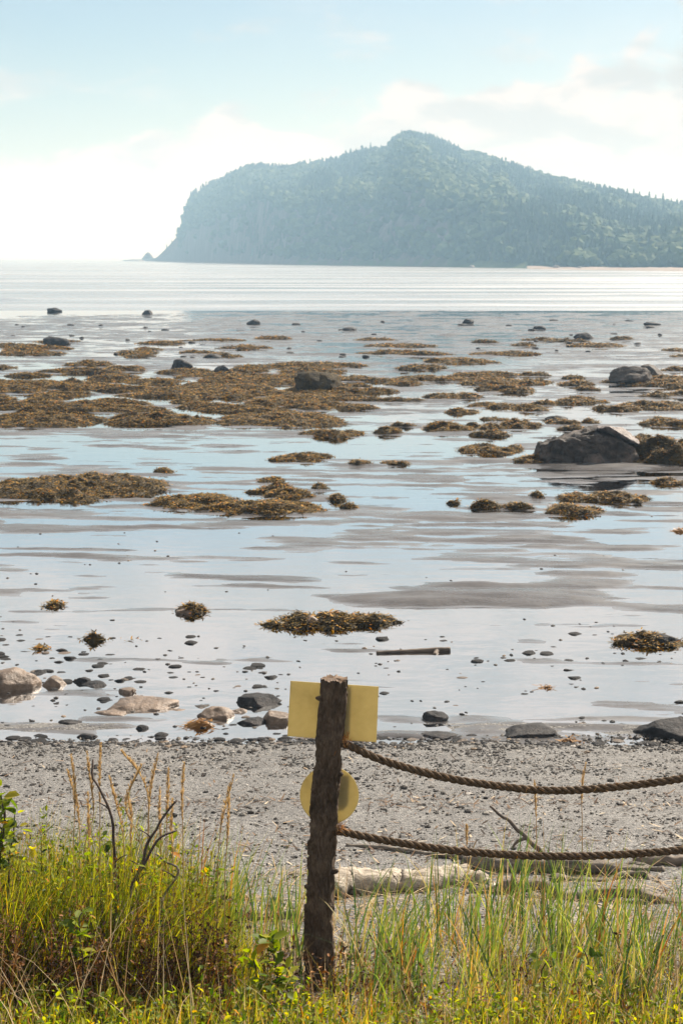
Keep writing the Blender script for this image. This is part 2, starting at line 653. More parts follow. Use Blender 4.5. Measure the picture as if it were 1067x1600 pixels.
M['weed_bed'] = mat_rock("rockweed_mat", (0.016, 0.011, 0.006), (0.05, 0.034, 0.012), (0.11, 0.070, 0.018), 0.75, 7.0, 0.15, 0.05)
M['weed_orange'] = mat_island("orange_weed", [(0.0, (0.08, 0.035, 0.01)), (0.5, (0.22, 0.10, 0.015)), (1.0, (0.34, 0.18, 0.04))], 0.5, 0.25, 0.4)
M['pebble'] = mat_island("pebbles", [(0.0, (0.018, 0.017, 0.016)), (0.4, (0.055, 0.051, 0.047)), (0.7, (0.12, 0.111, 0.10)), (0.93, (0.21, 0.195, 0.175)), (1.0, (0.38, 0.35, 0.32))], 0.85, 0.0, 0.1)
M['pebble_dark'] = mat_island("wet_dark_pebbles", [(0.0, (0.012, 0.012, 0.013)), (0.6, (0.04, 0.037, 0.035)), (0.9, (0.10, 0.085, 0.07)), (1.0, (0.2, 0.14, 0.09))], 0.7, 0.0, 0.2)
M['wrack'] = mat_island("dry_wrack", [(0.0, (0.015, 0.010, 0.007)), (0.5, (0.07, 0.040, 0.024)), (0.85, (0.18, 0.11, 0.06)), (1.0, (0.5, 0.42, 0.3))], 0.8, 0.1)
M['dune_grass'] = mat_island("dune_grass_blades", [(0.0, (0.04, 0.085, 0.025)), (0.3, (0.105, 0.175, 0.04)), (0.6, (0.22, 0.28, 0.055)), (0.78, (0.38, 0.38, 0.08)), (0.9, (0.42, 0.31, 0.13)), (1.0, (0.36, 0.14, 0.04))], 0.55, 0.42, 0.2)
M['fine_grass'] = mat_island("fine_grass_blades", [(0.0, (0.05, 0.08, 0.012)), (0.3, (0.18, 0.21, 0.022)), (0.6, (0.40, 0.37, 0.035)), (0.85, (0.55, 0.40, 0.11)), (1.0, (0.48, 0.17, 0.035))], 0.6, 0.58, 0.15)
M['mound_grass'] = mat_island("mound_grass_blades", [(0.0, (0.035, 0.055, 0.008)), (0.3, (0.11, 0.15, 0.018)), (0.6, (0.29, 0.31, 0.03)), (0.84, (0.56, 0.49, 0.07)), (1.0, (0.52, 0.28, 0.07))], 0.6, 0.55, 0.15)
M['straw'] = mat_island("straw_blades", [(0.0, (0.20, 0.12, 0.06)), (0.5, (0.42, 0.30, 0.16)), (1.0, (0.58, 0.46, 0.30))], 0.7, 0.3, 0.2)
M['herb'] = mat_island("herb_leaves", [(0.0, (0.035, 0.07, 0.01)), (0.35, (0.14, 0.19, 0.018)), (0.75, (0.28, 0.31, 0.028)), (0.96, (0.42, 0.36, 0.05)), (1.0, (0.5, 0.2, 0.03))], 0.55, 0.6, 0.2)
M['rust'] = mat_island("withered_leaves", [(0.0, (0.02, 0.011, 0.007)), (0.5, (0.075, 0.038, 0.018)), (0.85, (0.20, 0.085, 0.025)), (1.0, (0.40, 0.22, 0.09))], 0.7, 0.25, 0.2)
M['seed'] = mat_island("seed_head", [(0.0, (0.34, 0.22, 0.10)), (1.0, (0.60, 0.44, 0.24))], 0.8, 0.35, 0.1)


def mat_simple_noise(name, c1, c2, scale, stretch=(1, 1, 1), rough=0.75, bump=0.004, spec=0.3):
    m, t, o = new_mat(name)
    pos = t.mapping(t.add('ShaderNodeTexCoord').outputs['Object'], scale=stretch)
    n = t.noise(pos, scale, 6, 0.65, 0.2)
    col = t.ramp(n, [(0.3, c1), (0.7, c2)])
    principled(t, o, col, rough, spec, t.noise(pos, scale * 2.5, 5, 0.65), bump)
    return m


M['twig'] = mat_simple_noise("dead_twig_bark", (0.02, 0.014, 0.011), (0.075, 0.05, 0.038), 30)
M['drift_white'] = mat_simple_noise("bleached_driftwood", (0.15, 0.12, 0.09), (0.50, 0.44, 0.36), 45, (0.10, 1, 1), 0.85, 0.012)
M['drift_grey'] = mat_simple_noise("grey_driftwood", (0.05, 0.042, 0.034), (0.22, 0.185, 0.15), 45, (0.10, 1, 1), 0.85, 0.012)
M['drift_dark'] = mat_simple_noise("dark_driftwood", (0.045, 0.035, 0.028), (0.17, 0.135, 0.105), 14, (0.25, 1, 1), 0.75, 0.006)
M['rope'] = mat_simple_noise("rope_yarn", (0.038, 0.025, 0.016), (0.135, 0.092, 0.056), 90, (1, 1, 1), 0.85, 0.002, 0.1)
M['fray'] = mat_island("frayed_fibres", [(0.0, (0.30, 0.12, 0.035)), (0.6, (0.52, 0.25, 0.08)), (1.0, (0.65, 0.42, 0.2))], 0.8, 0.3, 0.1)
M['needles'] = mat_island("conifer_crowns", [(0.0, (0.028, 0.048, 0.024)), (0.6, (0.040, 0.066, 0.028)), (1.0, (0.056, 0.086, 0.034))], 0.8, 0.1, 0.1)
M['broadleaf'] = mat_island("broadleaf_crowns", [(0.0, (0.04, 0.066, 0.022)), (0.5, (0.062, 0.095, 0.03)), (1.0, (0.095, 0.13, 0.042))], 0.8, 0.25, 0.1)
M['trunk'] = mat_simple_noise("tree_trunk", (0.05, 0.04, 0.03), (0.12, 0.10, 0.08), 4)


def mat_bark():
    m, t, o = new_mat("weathered_post_bark")
    oc = t.add('ShaderNodeTexCoord').outputs['Object']
    v = t.mapping(oc, scale=(1, 1, 0.38))
    n = t.noise(v, 62, 7, 0.75, 1.2)
    n2 = t.noise(oc, 9, 5, 0.6)
    f = t.math('ADD', t.math('MULTIPLY', n, 0.6), t.math('MULTIPLY', n2, 0.4))
    col = t.ramp(f, [(0.34, (0.018, 0.013, 0.010)), (0.48, (0.12, 0.085, 0.060)), (0.60, (0.23, 0.17, 0.125)), (0.72, (0.40, 0.31, 0.235))])
    principled(t, o, col, 0.85, 0.2, n, 0.03, 1.0)
    return m


M['bark'] = mat_bark()
M['endgrain'] = mat_simple_noise("cut_end_grain", (0.05, 0.032, 0.02), (0.22, 0.14, 0.085), 25)


def mat_plate():
    m, t, o = new_mat("yellow_sign_back")
    oc = t.add('ShaderNodeTexCoord').outputs['Object']
    n = t.noise(oc, 7, 5, 0.6)
    n2 = t.noise(oc, 60, 3, 0.6)
    col = t.ramp(t.math('ADD', t.math('MULTIPLY', n, .8), t.math('MULTIPLY', n2, .2)), [(0.25, (0.42, 0.345, 0.165)), (0.45, (0.56, 0.475, 0.24)), (0.75, (0.66, 0.57, 0.31))])
    p = principled(t, o, col, 0.5, 0.35)
    tr = t.add('ShaderNodeBsdfTranslucent')
    t.link(col, tr.inputs['Color'])
    mx = t.add('ShaderNodeMixShader')
    mx.inputs[0].default_value = 0.5
    t.link(p.outputs[0], mx.inputs[1])
    t.link(tr.outputs[0], mx.inputs[2])
    t.link(mx.outputs[0], o.inputs['Surface'])
    return m


M['plate'] = mat_plate()
M['shade_block'] = mat_simple_noise("dark_shade_block", (0.03, 0.022, 0.016), (0.08, 0.06, 0.045), 20)  # for the blocks added to keep sun off part of each plate

# ================================================================== SETTING
# beach: gravel slope and the bank the camera stands on
ys = np.concatenate([np.linspace(-40, 3.5, 30), np.linspace(3.7, 12.6, 230)])
xs = np.concatenate([np.linspace(-60, -5, 16)[:-1], np.linspace(-5, 5, 260), np.linspace(5, 60, 16)[1:]])
XX, YY = np.meshgrid(xs, ys)
ZZ = ground(XX, YY)
fine = 0.018 * (fbm(XX * 6, YY * 6, 8.0, 3) - 0.5) * (np.abs(XX) < 5)
ZZ = ZZ + fine * sstep(SHORE + .3, SHORE - .5, YY)
ZZ[YY > 12.2] = ZZ[YY > 12.2] - 0.05
tag(mk("beach", np.stack([XX, YY, ZZ], -1), grid_faces(*XX.shape), M['gravel']), kind='structure')

# tidal flat: wedge of wet sand running out to the low-water line
rows = np.geomspace(11.45, 170, 760)
tt = np.linspace(-1, 1, 420)
YY = np.repeat(rows[:, None], len(tt), 1)
XX = tt[None, :] * (rows[:, None] * 0.30 + 3.0)
ZZ = flat_h(XX, YY) - 0.03 * sstep(SHORE + 0.1, SHORE - 0.3, YY)
ZZ += 0.004 * (fbm(XX * 3, YY * 9, 5.0, 2) - 0.5)
tag(mk("tidal_flat", np.stack([XX, YY, ZZ], -1), grid_faces(*XX.shape), M['sand']), kind='structure')
# film of water over the flat
rows = np.array([11.5, 20, 40, 70, 108])
XX = np.array([-1.0, 1.0])[None, :] * (rows[:, None] * 0.30 + 3.0)
tag(mk("tide_pool_water", np.stack([XX, np.repeat(rows[:, None], 2, 1), 0 * XX], -1), grid_faces(5, 2), M['film'], smooth=False), kind='structure')
# bottom sheet below everything
a = np.array([[-6200, -300, -1.6], [6200, -300, -1.6], [6200, 6200, -1.6], [-6200, 6200, -1.6]])
tag(mk("seabed", a, np.array([[0, 1, 2, 3]]), M['sand'], smooth=False), kind='structure')
# open sea, with low swells near the shore
rows = np.concatenate([np.geomspace(108, 420, 260), np.geomspace(430, 6200, 40)])
tt = np.linspace(-1, 1, 160)
YY = np.repeat(rows[:, None], len(tt), 1)
XX = np.sign(tt)[None, :] * np.abs(tt)[None, :] ** 1.6 * (rows[:, None] * 0.9 + 40)
ph = YY * 0.42 + 2.5 * fbm(XX * 0.03, YY * 0.03, 1.0, 3) * 6.28
amp = 0.10 * np.exp(-((YY - 138) / 16) ** 2) + 0.014 * sstep(420, 150, YY)
ZZ = amp * (np.maximum(np.sin(ph), 0) ** 2) * 2.2 * sstep(.42, .68, fbm(XX * 0.05, YY * 0.06, 6.0, 3)) * sstep(108, 118, YY)
tag(mk("sea", np.stack([XX, YY, ZZ], -1), grid_faces(*XX.shape), M['sea']), kind='structure')

# ------------------------------------------------------------------ headland
SKYL = np.array([(196, 406.0), (222, 405), (246, 403.5), (250, 401), (262, 390), (275, 377), (287, 364), (290, 347), (296, 328), (303, 313), (320, 303),
                 (345, 292), (370, 279), (390, 271), (420, 272), (455, 273), (480, 267), (510, 263), (530, 259), (548, 252), (575, 246), (600, 245), (609, 243), (617, 228),
                 (632, 221), (660, 224), (690, 236), (720, 249), (760, 258), (800, 272), (850, 287), (900, 299), (950, 311), (1000, 322), (1067, 335), (1160, 350), (1300, 372), (1420, 396)])
HZ = 400.0


def shore_d(px):
    return np.interp(px, [190, 250, 300, 450, 700, 900, 1067, 1420], [1350, 1080, 980, 690, 520, 440, 405, 380])


def depth_d(px):
    return np.interp(px, [190, 250, 290, 330, 420, 640, 900, 1067, 1420], [20, 30, 60, 130, 240, 370, 360, 340, 200])


def head_h(px, t):
    """height of the headland above the sea at azimuth px, t = 0 shore .. 1 ridge .. 2 far side"""
    ds, dp = shore_d(px), depth_d(px)
    dr = ds + dp
    hr = np.maximum((HZ - np.interp(px, SKYL[:, 0], SKYL[:, 1])) / FPX * dr + H, 0.3)
    cliff = np.interp(px, [250, 330, 460, 640, 820, 1067], [0.75, 0.55, 0.42, 0.36, 0.22, 0.10])
    tf = np.clip(t, 0, 1)
    up = cliff * sstep(0.0, 0.16, tf) + (1 - cliff) * np.clip((tf - 0.06) / 0.94, 0, 1) ** 0.95
    n = fbm(px * 0.022, tf * 4.0, 2.0, 4) - 0.5
    up = np.clip(up + 0.22 * n * np.sin(np.pi * tf) ** 0.8, 0, None)
    up = np.minimum(up, 0.10 + 0.985 * tf ** 0.42)
    z = hr * up
    back = np.clip(t - 1, 0, 1)
    z = z * (1 - sstep(0, 1, back))
    return z, ds + dp * t


pxs = np.concatenate([np.linspace(196, 320, 70), np.linspace(322, 1420, 330)])
ts = np.concatenate([np.linspace(0, 1, 80), np.linspace(1.04, 2.0, 20)])
PX, TT = np.meshgrid(pxs, ts)
ZZ, DD = head_h(PX, TT)
ZZ = ZZ + 2.2 * (fbm(PX * 0.12, TT * 16, 7.0, 3) - 0.5) * sstep(0.0, 0.06, TT) * sstep(200, 300, PX)
ZZ[0] = -1.0
XX = (PX - CX) / FPX * DD


def mat_headland():
    m, t, o = new_mat("headland_ground")
    g = t.add('ShaderNodeNewGeometry')
    sp = t.add('ShaderNodeSeparateXYZ')
    t.link(g.outputs['Normal'], sp.inputs[0])
    n = t.noise(g.outputs['Position'], 0.12, 6, 0.6)
    v = t.noise(t.mapping(g.outputs['Position'], scale=(1, 1, 0.3)), 0.25, 6, 0.7)
    rock = t.ramp(v, [(0.3, (0.055, 0.05, 0.048)), (0.55, (0.11, 0.10, 0.095)), (0.75, (0.22, 0.20, 0.19))])
    green = t.ramp(n, [(0.3, (0.03, 0.05, 0.018)), (0.7, (0.07, 0.10, 0.03))])
    f = t.smooth(t.math('ADD', sp.outputs[2], t.math('MULTIPLY', t.math('SUBTRACT', n, 0.5), 0.5)), 0.62, 0.80)
    principled(t, o, t.mix(f, rock, green), 0.9, 0.1, v, 2.0, 0.8)
    return m


M['headland'] = mat_headland()
head = tag(mk("headland", np.stack([XX, DD, ZZ], -1), grid_faces(*PX.shape), M['headland']), kind='structure')

# the low shingle spit under the right-hand slope
px = np.linspace(820, 1420, 80)
d0 = np.interp(px, [820, 900, 1067, 1420], [452, 425, 385, 350])
r_ = []
for k, (f, z) in enumerate(((0, -0.5), (6, 0.25), (22, 0.6), (75, 0.9))):
    r_.append(np.stack([(px - CX) / FPX * (d0 + f), d0 + f, np.full_like(px, z) + 0.5 * (fbm(px * .05, 0 * px, k, 3) - .5)], -1))
tag(mk("shingle_spit", np.stack(r_), grid_faces(4, 80), mat_simple_noise("spit_shingle", (0.12, 0.09, 0.075), (0.22, 0.18, 0.15), 0.3)), kind='structure')


# forest on the headland
def cone_template(tiers=4, n=8):
    V, F = [], []
    for k in range(tiers):
        z0 = 0.10 + 0.9 * k / tiers
        z1 = min(1.0, z0 + 1.5 / tiers)
        r = 0.5 * (1 - 0.8 * k / tiers)
        b = len(V)
        for i in range(n):
            a = 2 * math.pi * (i + 0.5 * (k % 2)) / n
            rr = r * (1.0 if i % 2 else 0.62)
            V.append((rr * math.cos(a), rr * math.sin(a), z0 + (0.0 if i % 2 else 0.05)))
        V.append((0, 0, z1))
        F += [(b + i, b + (i + 1) % n, b + n) for i in range(n)]
    return np.array(V), np.array(F)


CONE = cone_template()
BALL = ICO[2][0] * 0.5 * np.array([1, 1, 0.85]) + np.array([0, 0, 0.5]), ICO[2][1]
rf = np.random.default_rng(5)
N = 15000
fp = rf.uniform(285, 1300, N)
ft = rf.uniform(0.02, 1.06, N) ** 0.9
z0, dd = head_h(fp, ft)
z1, d1 = head_h(fp, ft + 0.02)
slope = (z1 - z0) / np.maximum(d1 - dd, 0.1)
keep = (slope < 1.2 + 0.5 * rf.random(N)) | (rf.random(N) < 0.12)
keep &= (fp > 300) | (rf.random(N) < 0.5)
fp, ft, z0, dd = fp[keep], ft[keep], z0[keep], dd[keep]
pos = np.stack([(fp - CX) / FPX * dd, dd, z0 - 0.3], -1)
mixn = fbm(fp * 0.02, ft * 5, 3.0, 3)
con = mixn + rf.normal(0, 0.08, len(fp)) < 0.47
nc = con.sum()
hgt = rf.uniform(2.6, 5.8, nc)
V, F = spread(*CONE, pos[con], np.stack([hgt * .55, hgt * .55, hgt], -1), rf.uniform(0, 6.28, nc), 0.15, rf)
tag(mk("conifer_forest", V, F, M['needles'], smooth=False), "dark spruce wood covering the headland slopes", "forest", kind='stuff')
nb = (~con).sum()
hgt = rf.uniform(2.2, 4.6, nb)
V, F = spread(*BALL, pos[~con], np.stack([hgt * rf.uniform(.9, 1.4, nb), hgt * rf.uniform(.9, 1.4, nb), hgt], -1), rf.uniform(0, 6.28, nb), 0.24, rf)
tag(mk("broadleaf_forest", V, F, M['broadleaf'], smooth=False), "paler broadleaf wood covering the headland slopes", "forest", kind='stuff')

# single spruces standing out on the skyline
sky_trees = [(548, 5), (556, 5.5), (565, 6.5), (571, 5), (578, 6.8), (586, 5.2), (594, 5.5), (602, 4.8), (634, 4.2), (645, 4.6), (662, 5), (672, 4.2), (695, 5), (712, 5.6), (735, 4.4),
             (756, 5), (790, 4.6), (826, 5.2), (850, 5), (884, 4.6), (905, 5.4), (938, 5), (958, 5.6), (972, 6), (982, 6.4), (991, 5.8), (1006, 6.6), (1016, 5.8), (1027, 7), (1040, 5.5), (1055, 5.6),
             (327, 3.8), (346, 3.6), (368, 4.0), (404, 4), (455, 4.2), (492, 4.6), (536, 4.8), (264, 3.4), (272, 3.2)]
tV, tF = cone_template(6, 9)
spr = mk("crown", tV, tF, M['needles'], smooth=False, link=False).data
tkV, tkF = tube([(0, 0, -.25), (0, 0, .2), (0, 0, .9)], [.035, .03, .008], 6)
tkm = mk("trunk", tkV, tkF, M['trunk'], link=False).data
for k, (px, h) in enumerate(sky_trees):
    t_ = 0.985 if px > 300 else 0.8
    z, d = head_h(np.array([px]), np.array([t_]))
    e = bpy.data.objects.new("spruce_tree", None)
    COL.objects.link(e)
    e.location = ((px - CX) / FPX * d[0], d[0], z[0] - 0.4)
    e.scale = (h * 0.5, h * 0.5, h * 1.05)
    e.rotation_euler = (0, 0, k * 1.7)
    for nm, me in (("crown", spr), ("trunk", tkm)):
        c = bpy.data.objects.new(nm, me)
        COL.objects.link(c)
        c.parent = e
    where = "small dark spruce rising from the right-hand skyline of the headland" if px > 800 else ("small dark spruce rising from the skyline near the headland's summit" if px > 530 else "small dark spruce on the left shoulder of the headland")
    tag(e, where, "tree", "spruces standing on the headland skyline")


# ================================================================== ROCKS
def rock_mesh(seed, sub=4, angular=5, rough=0.18, facets=None):
    V, F = ICO[sub]
    V = V.copy()
    r = np.random.default_rng(seed)
    o = r.uniform(0, 50, 3)
    d = fbm(V[:, 0] * 1.1 + o[0], V[:, 1] * 1.1 + o[1], V[:, 2] * 1.1 + o[2], 3) - 0.5
    V *= (1 + 0.55 * d)[:, None]
    for _ in range(angular):
        n = r.normal(0, 1, 3)
        n[2] = abs(n[2]) * 0.8
        n /= np.linalg.norm(n)
        c = r.uniform(0.55, 0.85)
        ex = np.maximum(V @ n - c, 0)
        V -= ex[:, None] * n[None] * 0.9
    d2 = fbm(V[:, 0] * 4 + o[1], V[:, 1] * 4 + o[2], V[:, 2] * 4 + o[0], 4) - 0.5
    V *= (1 + rough * d2)[:, None]
    V[:, 2] = np.where(V[:, 2] < -0.35, -0.35 + (V[:, 2] + 0.35) * 0.3, V[:, 2])
    mn, mx = V.min(0), V.max(0)
    V = (V - (mn + mx) / 2) / ((mx - mn) / 2)
    V[:, 2] = (V[:, 2] + 1) / 2          # unit: x,y in -1..1, z in 0..1
    return V, F


def rock(name, px, py, wpx, hpx, mat, label, seed, cat="rock", sub=4, angular=5, group=None, deep=0.75, rz=None, sink=0.22, rough=0.18):
    """a stone whose near foot is seen at (px, py)"""
    g = G(px, py)
    k = mpp(g)
    sx = wpx * k / 2
    sy = sx * deep
    sz = hpx * k * 1.0
    V, F = rock_mesh(seed, sub, angular, rough)
    a = (seed * 0.37) % 0.6 - 0.3 if rz is None else rz
    c, s = math.cos(a), math.sin(a)
    V = V * np.array([sx, sy, sz * (1 + sink)])
    V = np.stack([V[:, 0] * c - V[:, 1] * s, V[:, 0] * s + V[:, 1] * c, V[:, 2]], -1)
    o = mk(name, V, F, mat)
    y = g.y + sy * 0.8
    o.location = (g.x * y / g.y, y, max(gz(g.x, y), -0.03) - sz * sink)
    tag(o, label, cat, group)
    return o


RK = [
    # px, py(foot), w, h, material, label
    (14, 1080, 104, 42, 'rock_tan', "big rounded tan boulder cut by the left edge of the picture"),
    (84, 1072, 48, 20, 'rock_tan', "tan wedge stone just right of the big tan boulder"),
    (62, 1054, 34, 12, 'rock_dark', "dark stone peeping out behind the big tan boulder"),
    (128, 1068, 34, 16, 'rock_dark', "rounded black stone leaning over a flat black one near the tan boulder"),
    (146, 1074, 42, 10, 'rock_dark', "flat black pointed stone beside the rounded black one"),
    (226, 1112, 118, 20, 'rock_tan', "longest flat tan slab in the row of stones left of the sign"),
    (174, 1118, 56, 10, 'rock_tan', "low thin tan stone at the left end of the slab row"),
    (278, 1112, 52, 9, 'rock_tan', "thin flat tan stone right of the longest slab"),
    (312, 1107, 40, 10, 'rock_grey', "small grey stone behind the blocky tan stone"),
    (340, 1123, 62, 25, 'rock_tan', "blocky tan stone with a dark left face in the slab row"),
    (374, 1114, 30, 13, 'rock_tan', "small tan stone touching the blocky one's right side"),
    (404, 1104, 74, 17, 'rock_dark', "long low dark stone left of the rectangular sign"),
    (432, 1131, 48, 24, 'rock_tan', "rounded tan stone half hidden behind the rectangular sign"),
    (392, 1133, 48, 12, 'rock_dark', "flat dark wet stone below the rounded tan one"),
    (680, 1128, 42, 15, 'rock_dark', "smooth dark grey stone alone right of the sign"),
    (822, 1154, 92, 16, 'rock_dark', "long flat dark rock at the gravel edge"),
    (1046, 1157, 118, 29, 'rock_dark', "dark blocky rock cut by the right edge at the gravel line"),
    (890, 1049, 24, 9, 'rock_dark', "small black stone on the wet film at right"),
    (296, 959, 46, 12, 'rock_tan', "small tan stone fringed with weed in the near pool"),
    (136, 1156, 36, 9, 'rock_dark', "black flat stone at the left gravel edge"),
    (110, 1134, 40, 6, 'rock_dark', "thin black splinter of stone on the left wet sand"),
    (222, 1142, 22, 8, 'rock_dark', "small black angular stone below the tan slabs"),
    (310, 1150, 20, 7, 'rock_dark', "small black stone under the orange weed"),
    (352, 1147, 26, 8, 'rock_dark', "black stone right of the orange weed"),
    (236, 1073, 48, 6, 'rock_dark', "thin flat dark stone above the tan slabs"),
    (198, 1084, 30, 9, 'rock_tan', "small tan stone above the longest slab"),
    (686, 1156, 64, 5, 'rock_dark', "thin dark shelf of stone at the gravel edge right of the sign"),
    (266, 1018, 18, 8, 'rock_dark', "small pale-sided stone on the near wet film"),
]
for k, (px, py, ww, hh, m, lab) in enumerate(RK):
    rock("beach_stone", px, py, ww, hh * .85, M[m], lab, 100 + k, "stone", angular=7 if m == 'rock_dark' else 6, rough=0.22, group="single stones on the wet shore")

# boulders out on the flat
BD = [
    (284, 579, 36, 17, 'rock_dark', "dark pyramid-shaped boulder in the far seaweed belt", 8),
    (497, 614, 76, 32, 'weed_bed', "squarish boulder overgrown with brown weed", 6),
    (986, 601, 74, 26, 'rock_grey', "grey broken boulder near the right edge among weed", 7),
    (1014, 592, 44, 22, 'rock_grey', "grey boulder wedged behind the broken one at right", 6),
    (347, 582, 26, 10, 'rock_dark', "low black rock right of the pyramid boulder", 3),
    (86, 487, 24, 7, 'rock_dark', "humped dark rock standing in the shallows far left", 3),
    (231, 492, 18, 8, 'rock_dark', "small dark rock in the shallows right of the humped one", 4),
    (396, 508, 22, 9, 'rock_dark', "dark rock at the waterline left of centre", 4),
    (731, 506, 20, 7, 'rock_dark', "dark rock at the waterline right of centre", 3),
    (842, 515, 22, 6, 'rock_dark', "flat dark rock on the far sand at right", 3),
    (912, 530, 34, 10, 'rock_dark', "broad low dark rock on the far sand at right", 3),
    (1018, 509, 28, 6, 'rock_dark', "low dark rock near the right edge by the waterline", 3),
    (546, 517, 24, 5, 'rock_dark', "thin dark rock on the far sand near the middle", 3),
    (90, 540, 44, 14, 'rock_dark', "dark weedy hump left of the far sand", 3),
    (869, 659, 38, 10, 'rock_dark', "dark domed stone beyond the big boulder", 2),
    (332, 560, 30, 6, 'rock_dark', "small flat rock at the far puddles left of centre", 3),
]
for k, (px, py, ww, hh, m, lab, ang) in enumerate(BD):
    rock("boulder", px, py, ww, hh, M[m], lab, 200 + k, "boulder", angular=ang, rough=0.2, group="boulders out on the tidal flat", rz=0.1, sink=0.15)

# dots of rock along the outer sand
rd = np.random.default_rng(21)
lab_far = "tiny dark rock dotted along the far sand near the waterline"
fm = [mk("far_rock", *rock_mesh(300 + k, 2, 3), M['rock_dark'], link=False).data for k in range(5)]
for k in range(60):
    px, py = rd.uniform(10, 1060), rd.choice([rd.uniform(498, 530), rd.uniform(530, 560)])
    g = G(px, py)
    kk = mpp(g)
    o = bpy.data.objects.new("far_rock", fm[k % 5])
    COL.objects.link(o)
    wv = rd.uniform(6, 16) * kk / 2
    o.scale = (wv, wv * 0.8, rd.uniform(2, 4.5) * kk)
    o.location = (g.x, g.y, max(g.z, 0) - 0.02)
    o.rotation_euler = (0, 0, rd.uniform(0, 6))
    tag(o, lab_far, "rock", "tiny rocks along the far sand")


# the big split boulder
def hull_rock(pts, seed, cuts=4, amp=0.02, bev=0.06):
    import bmesh
    bm = bmesh.new()
    for p in pts:
        bm.verts.new(p)
    bmesh.ops.convex_hull(bm, input=bm.verts)
    bmesh.ops.bevel(bm, geom=list(bm.edges), offset=bev, segments=2, affect='EDGES', profile=0.6, clamp_overlap=True)
    bmesh.ops.triangulate(bm, faces=bm.faces)
    for _ in range(cuts):
        bmesh.ops.subdivide_edges(bm, edges=[e for e in bm.edges if e.calc_length() > 0.045], cuts=1)
        bmesh.ops.triangulate(bm, faces=bm.faces)
    bm.normal_update()
    V = np.array([v.co[:] for v in bm.verts])
    Nn = np.array([v.normal[:] for v in bm.verts])
    F = np.array([[v.index for v in f.verts] for f in bm.faces])
    bm.free()
    d = fbm(V[:, 0] * 3 + seed, V[:, 1] * 3, V[:, 2] * 3, 4) - 0.5
    d2 = fbm(V[:, 0] * 12 + seed, V[:, 1] * 12, V[:, 2] * 12, 3) - 0.5
    rid = np.abs(fbm(V[:, 0] * 2.2 + seed, V[:, 1] * 2.2, V[:, 2] * 4.5, 4) - 0.5)
    V += Nn * (d * amp * 3 + d2 * amp * 1.6 - np.maximum(0.07 - rid, 0) * amp * 14)[:, None]
    return V, F


gB = G(925, 727)
kB = mpp(gB)
root = bpy.data.objects.new("split_boulder", None)
COL.objects.link(root)
root.location = (gB.x, gB.y + 0.25, 0.0)
tag(root, "big split grey boulder with pale sunlit top slab, weed round its foot", "boulder")


def B(px, py, d):
    """boulder-local point: photo pixel offset from its foot, depth d"""
    return ((px - 925) * kB, d, (727 - py) * kB * 1.0 - d * 0.10)


lower = [B(846, 727, 0.05), B(848, 697, 0.10), B(872, 690, 0.0), B(938, 679, 0.12), B(975, 690, 0.0), B(998, 708, 0.05), B(1003, 728, 0.0), B(900, 729, -0.12), B(950, 729, -0.10),
         B(850, 692, 0.85), B(985, 694, 0.95), B(900, 682, 0.8), B(945, 671, 0.6), B(850, 727, 1.1), B(1003, 727, 1.1)]
mk("block", *hull_rock(lower, 3.0, 5, 0.045, .06), M['rock_grey'], root)
upper = [B(938, 672, 0.10), B(952, 667, 0.02), B(1002, 697, 0.05), B(1006, 692, 0.3), B(985, 671, 0.5), B(940, 668, 0.6), B(995, 680, 0.9), B(955, 666, 0.9), B(1000, 705, 0.8), B(950, 680, 0.7), B(960, 674, .06)]
mk("top_slab", *hull_rock(upper, 9.0, 4, 0.022, 0.02), M['rock_pale'], root)
ledge = [B(868, 697, 0.3), B(915, 682, 0.2), B(948, 668, 0.3), B(938, 664, 0.6), B(880, 686, 0.8), B(865, 700, 0.6), B(930, 690, 0.25), B(930, 690, 0.8)]
mk("ridge", *hull_rock(ledge, 5.0, 3, 0.03, 0.02), M['rock_grey'], root)
nose = [B(915, 728, -0.30), B(950, 728, -0.32), B(918, 712, -0.16), B(938, 711, -0.12), B(948, 718, -0.2), B(912, 728, 0.1), B(952, 728, 0.1), B(930, 711, 0.1)]
mk("foot_stone", *hull_rock(nose, 2.0, 3, 0.03, 0.015), M['rock_grey'], root)

# sea stack and skerry off the headland's tip
for px, y0, ww, hh, dd_, lab, nm in ((236, 405, 20, 13, 1180, "dark knob of rock standing in the sea off the headland's tip", "sea_stack"), (212, 407, 36, 2.6, 1150, "low flat reef just awash left of the sea stack", "skerry")):
    k = dd_ / FPX
    V, F = rock_mesh(int(px), 3, 4)
    o = mk(nm, V * np.array([ww * k / 2, ww * k / 3, hh * k + 1.0]), F, M['rock_far'])
    o.location = ((px - CX) * k, dd_, -0.8)
    tag(o, lab, "rock")
for px, y0, ww, hh, lab in ((735, 419, 9, 4, "pale rock on the shore under the headland's middle"), (866, 415, 12, 6, "pale crag at the headland's right foot, left one"), (900, 414, 10, 5, "pale crag at the headland's right foot, right one")):
    d_ = float(shore_d(px)) - 1
    k = d_ / FPX
    V, F = rock_mesh(int(px), 2, 4)
    o = mk("shore_crag", V * np.array([ww * k / 2, ww * k / 2.5, hh * k]), F, M['rock_pale'])
    o.location = ((px - CX) * k, d_, 0.0)
    tag(o, lab, "rock")


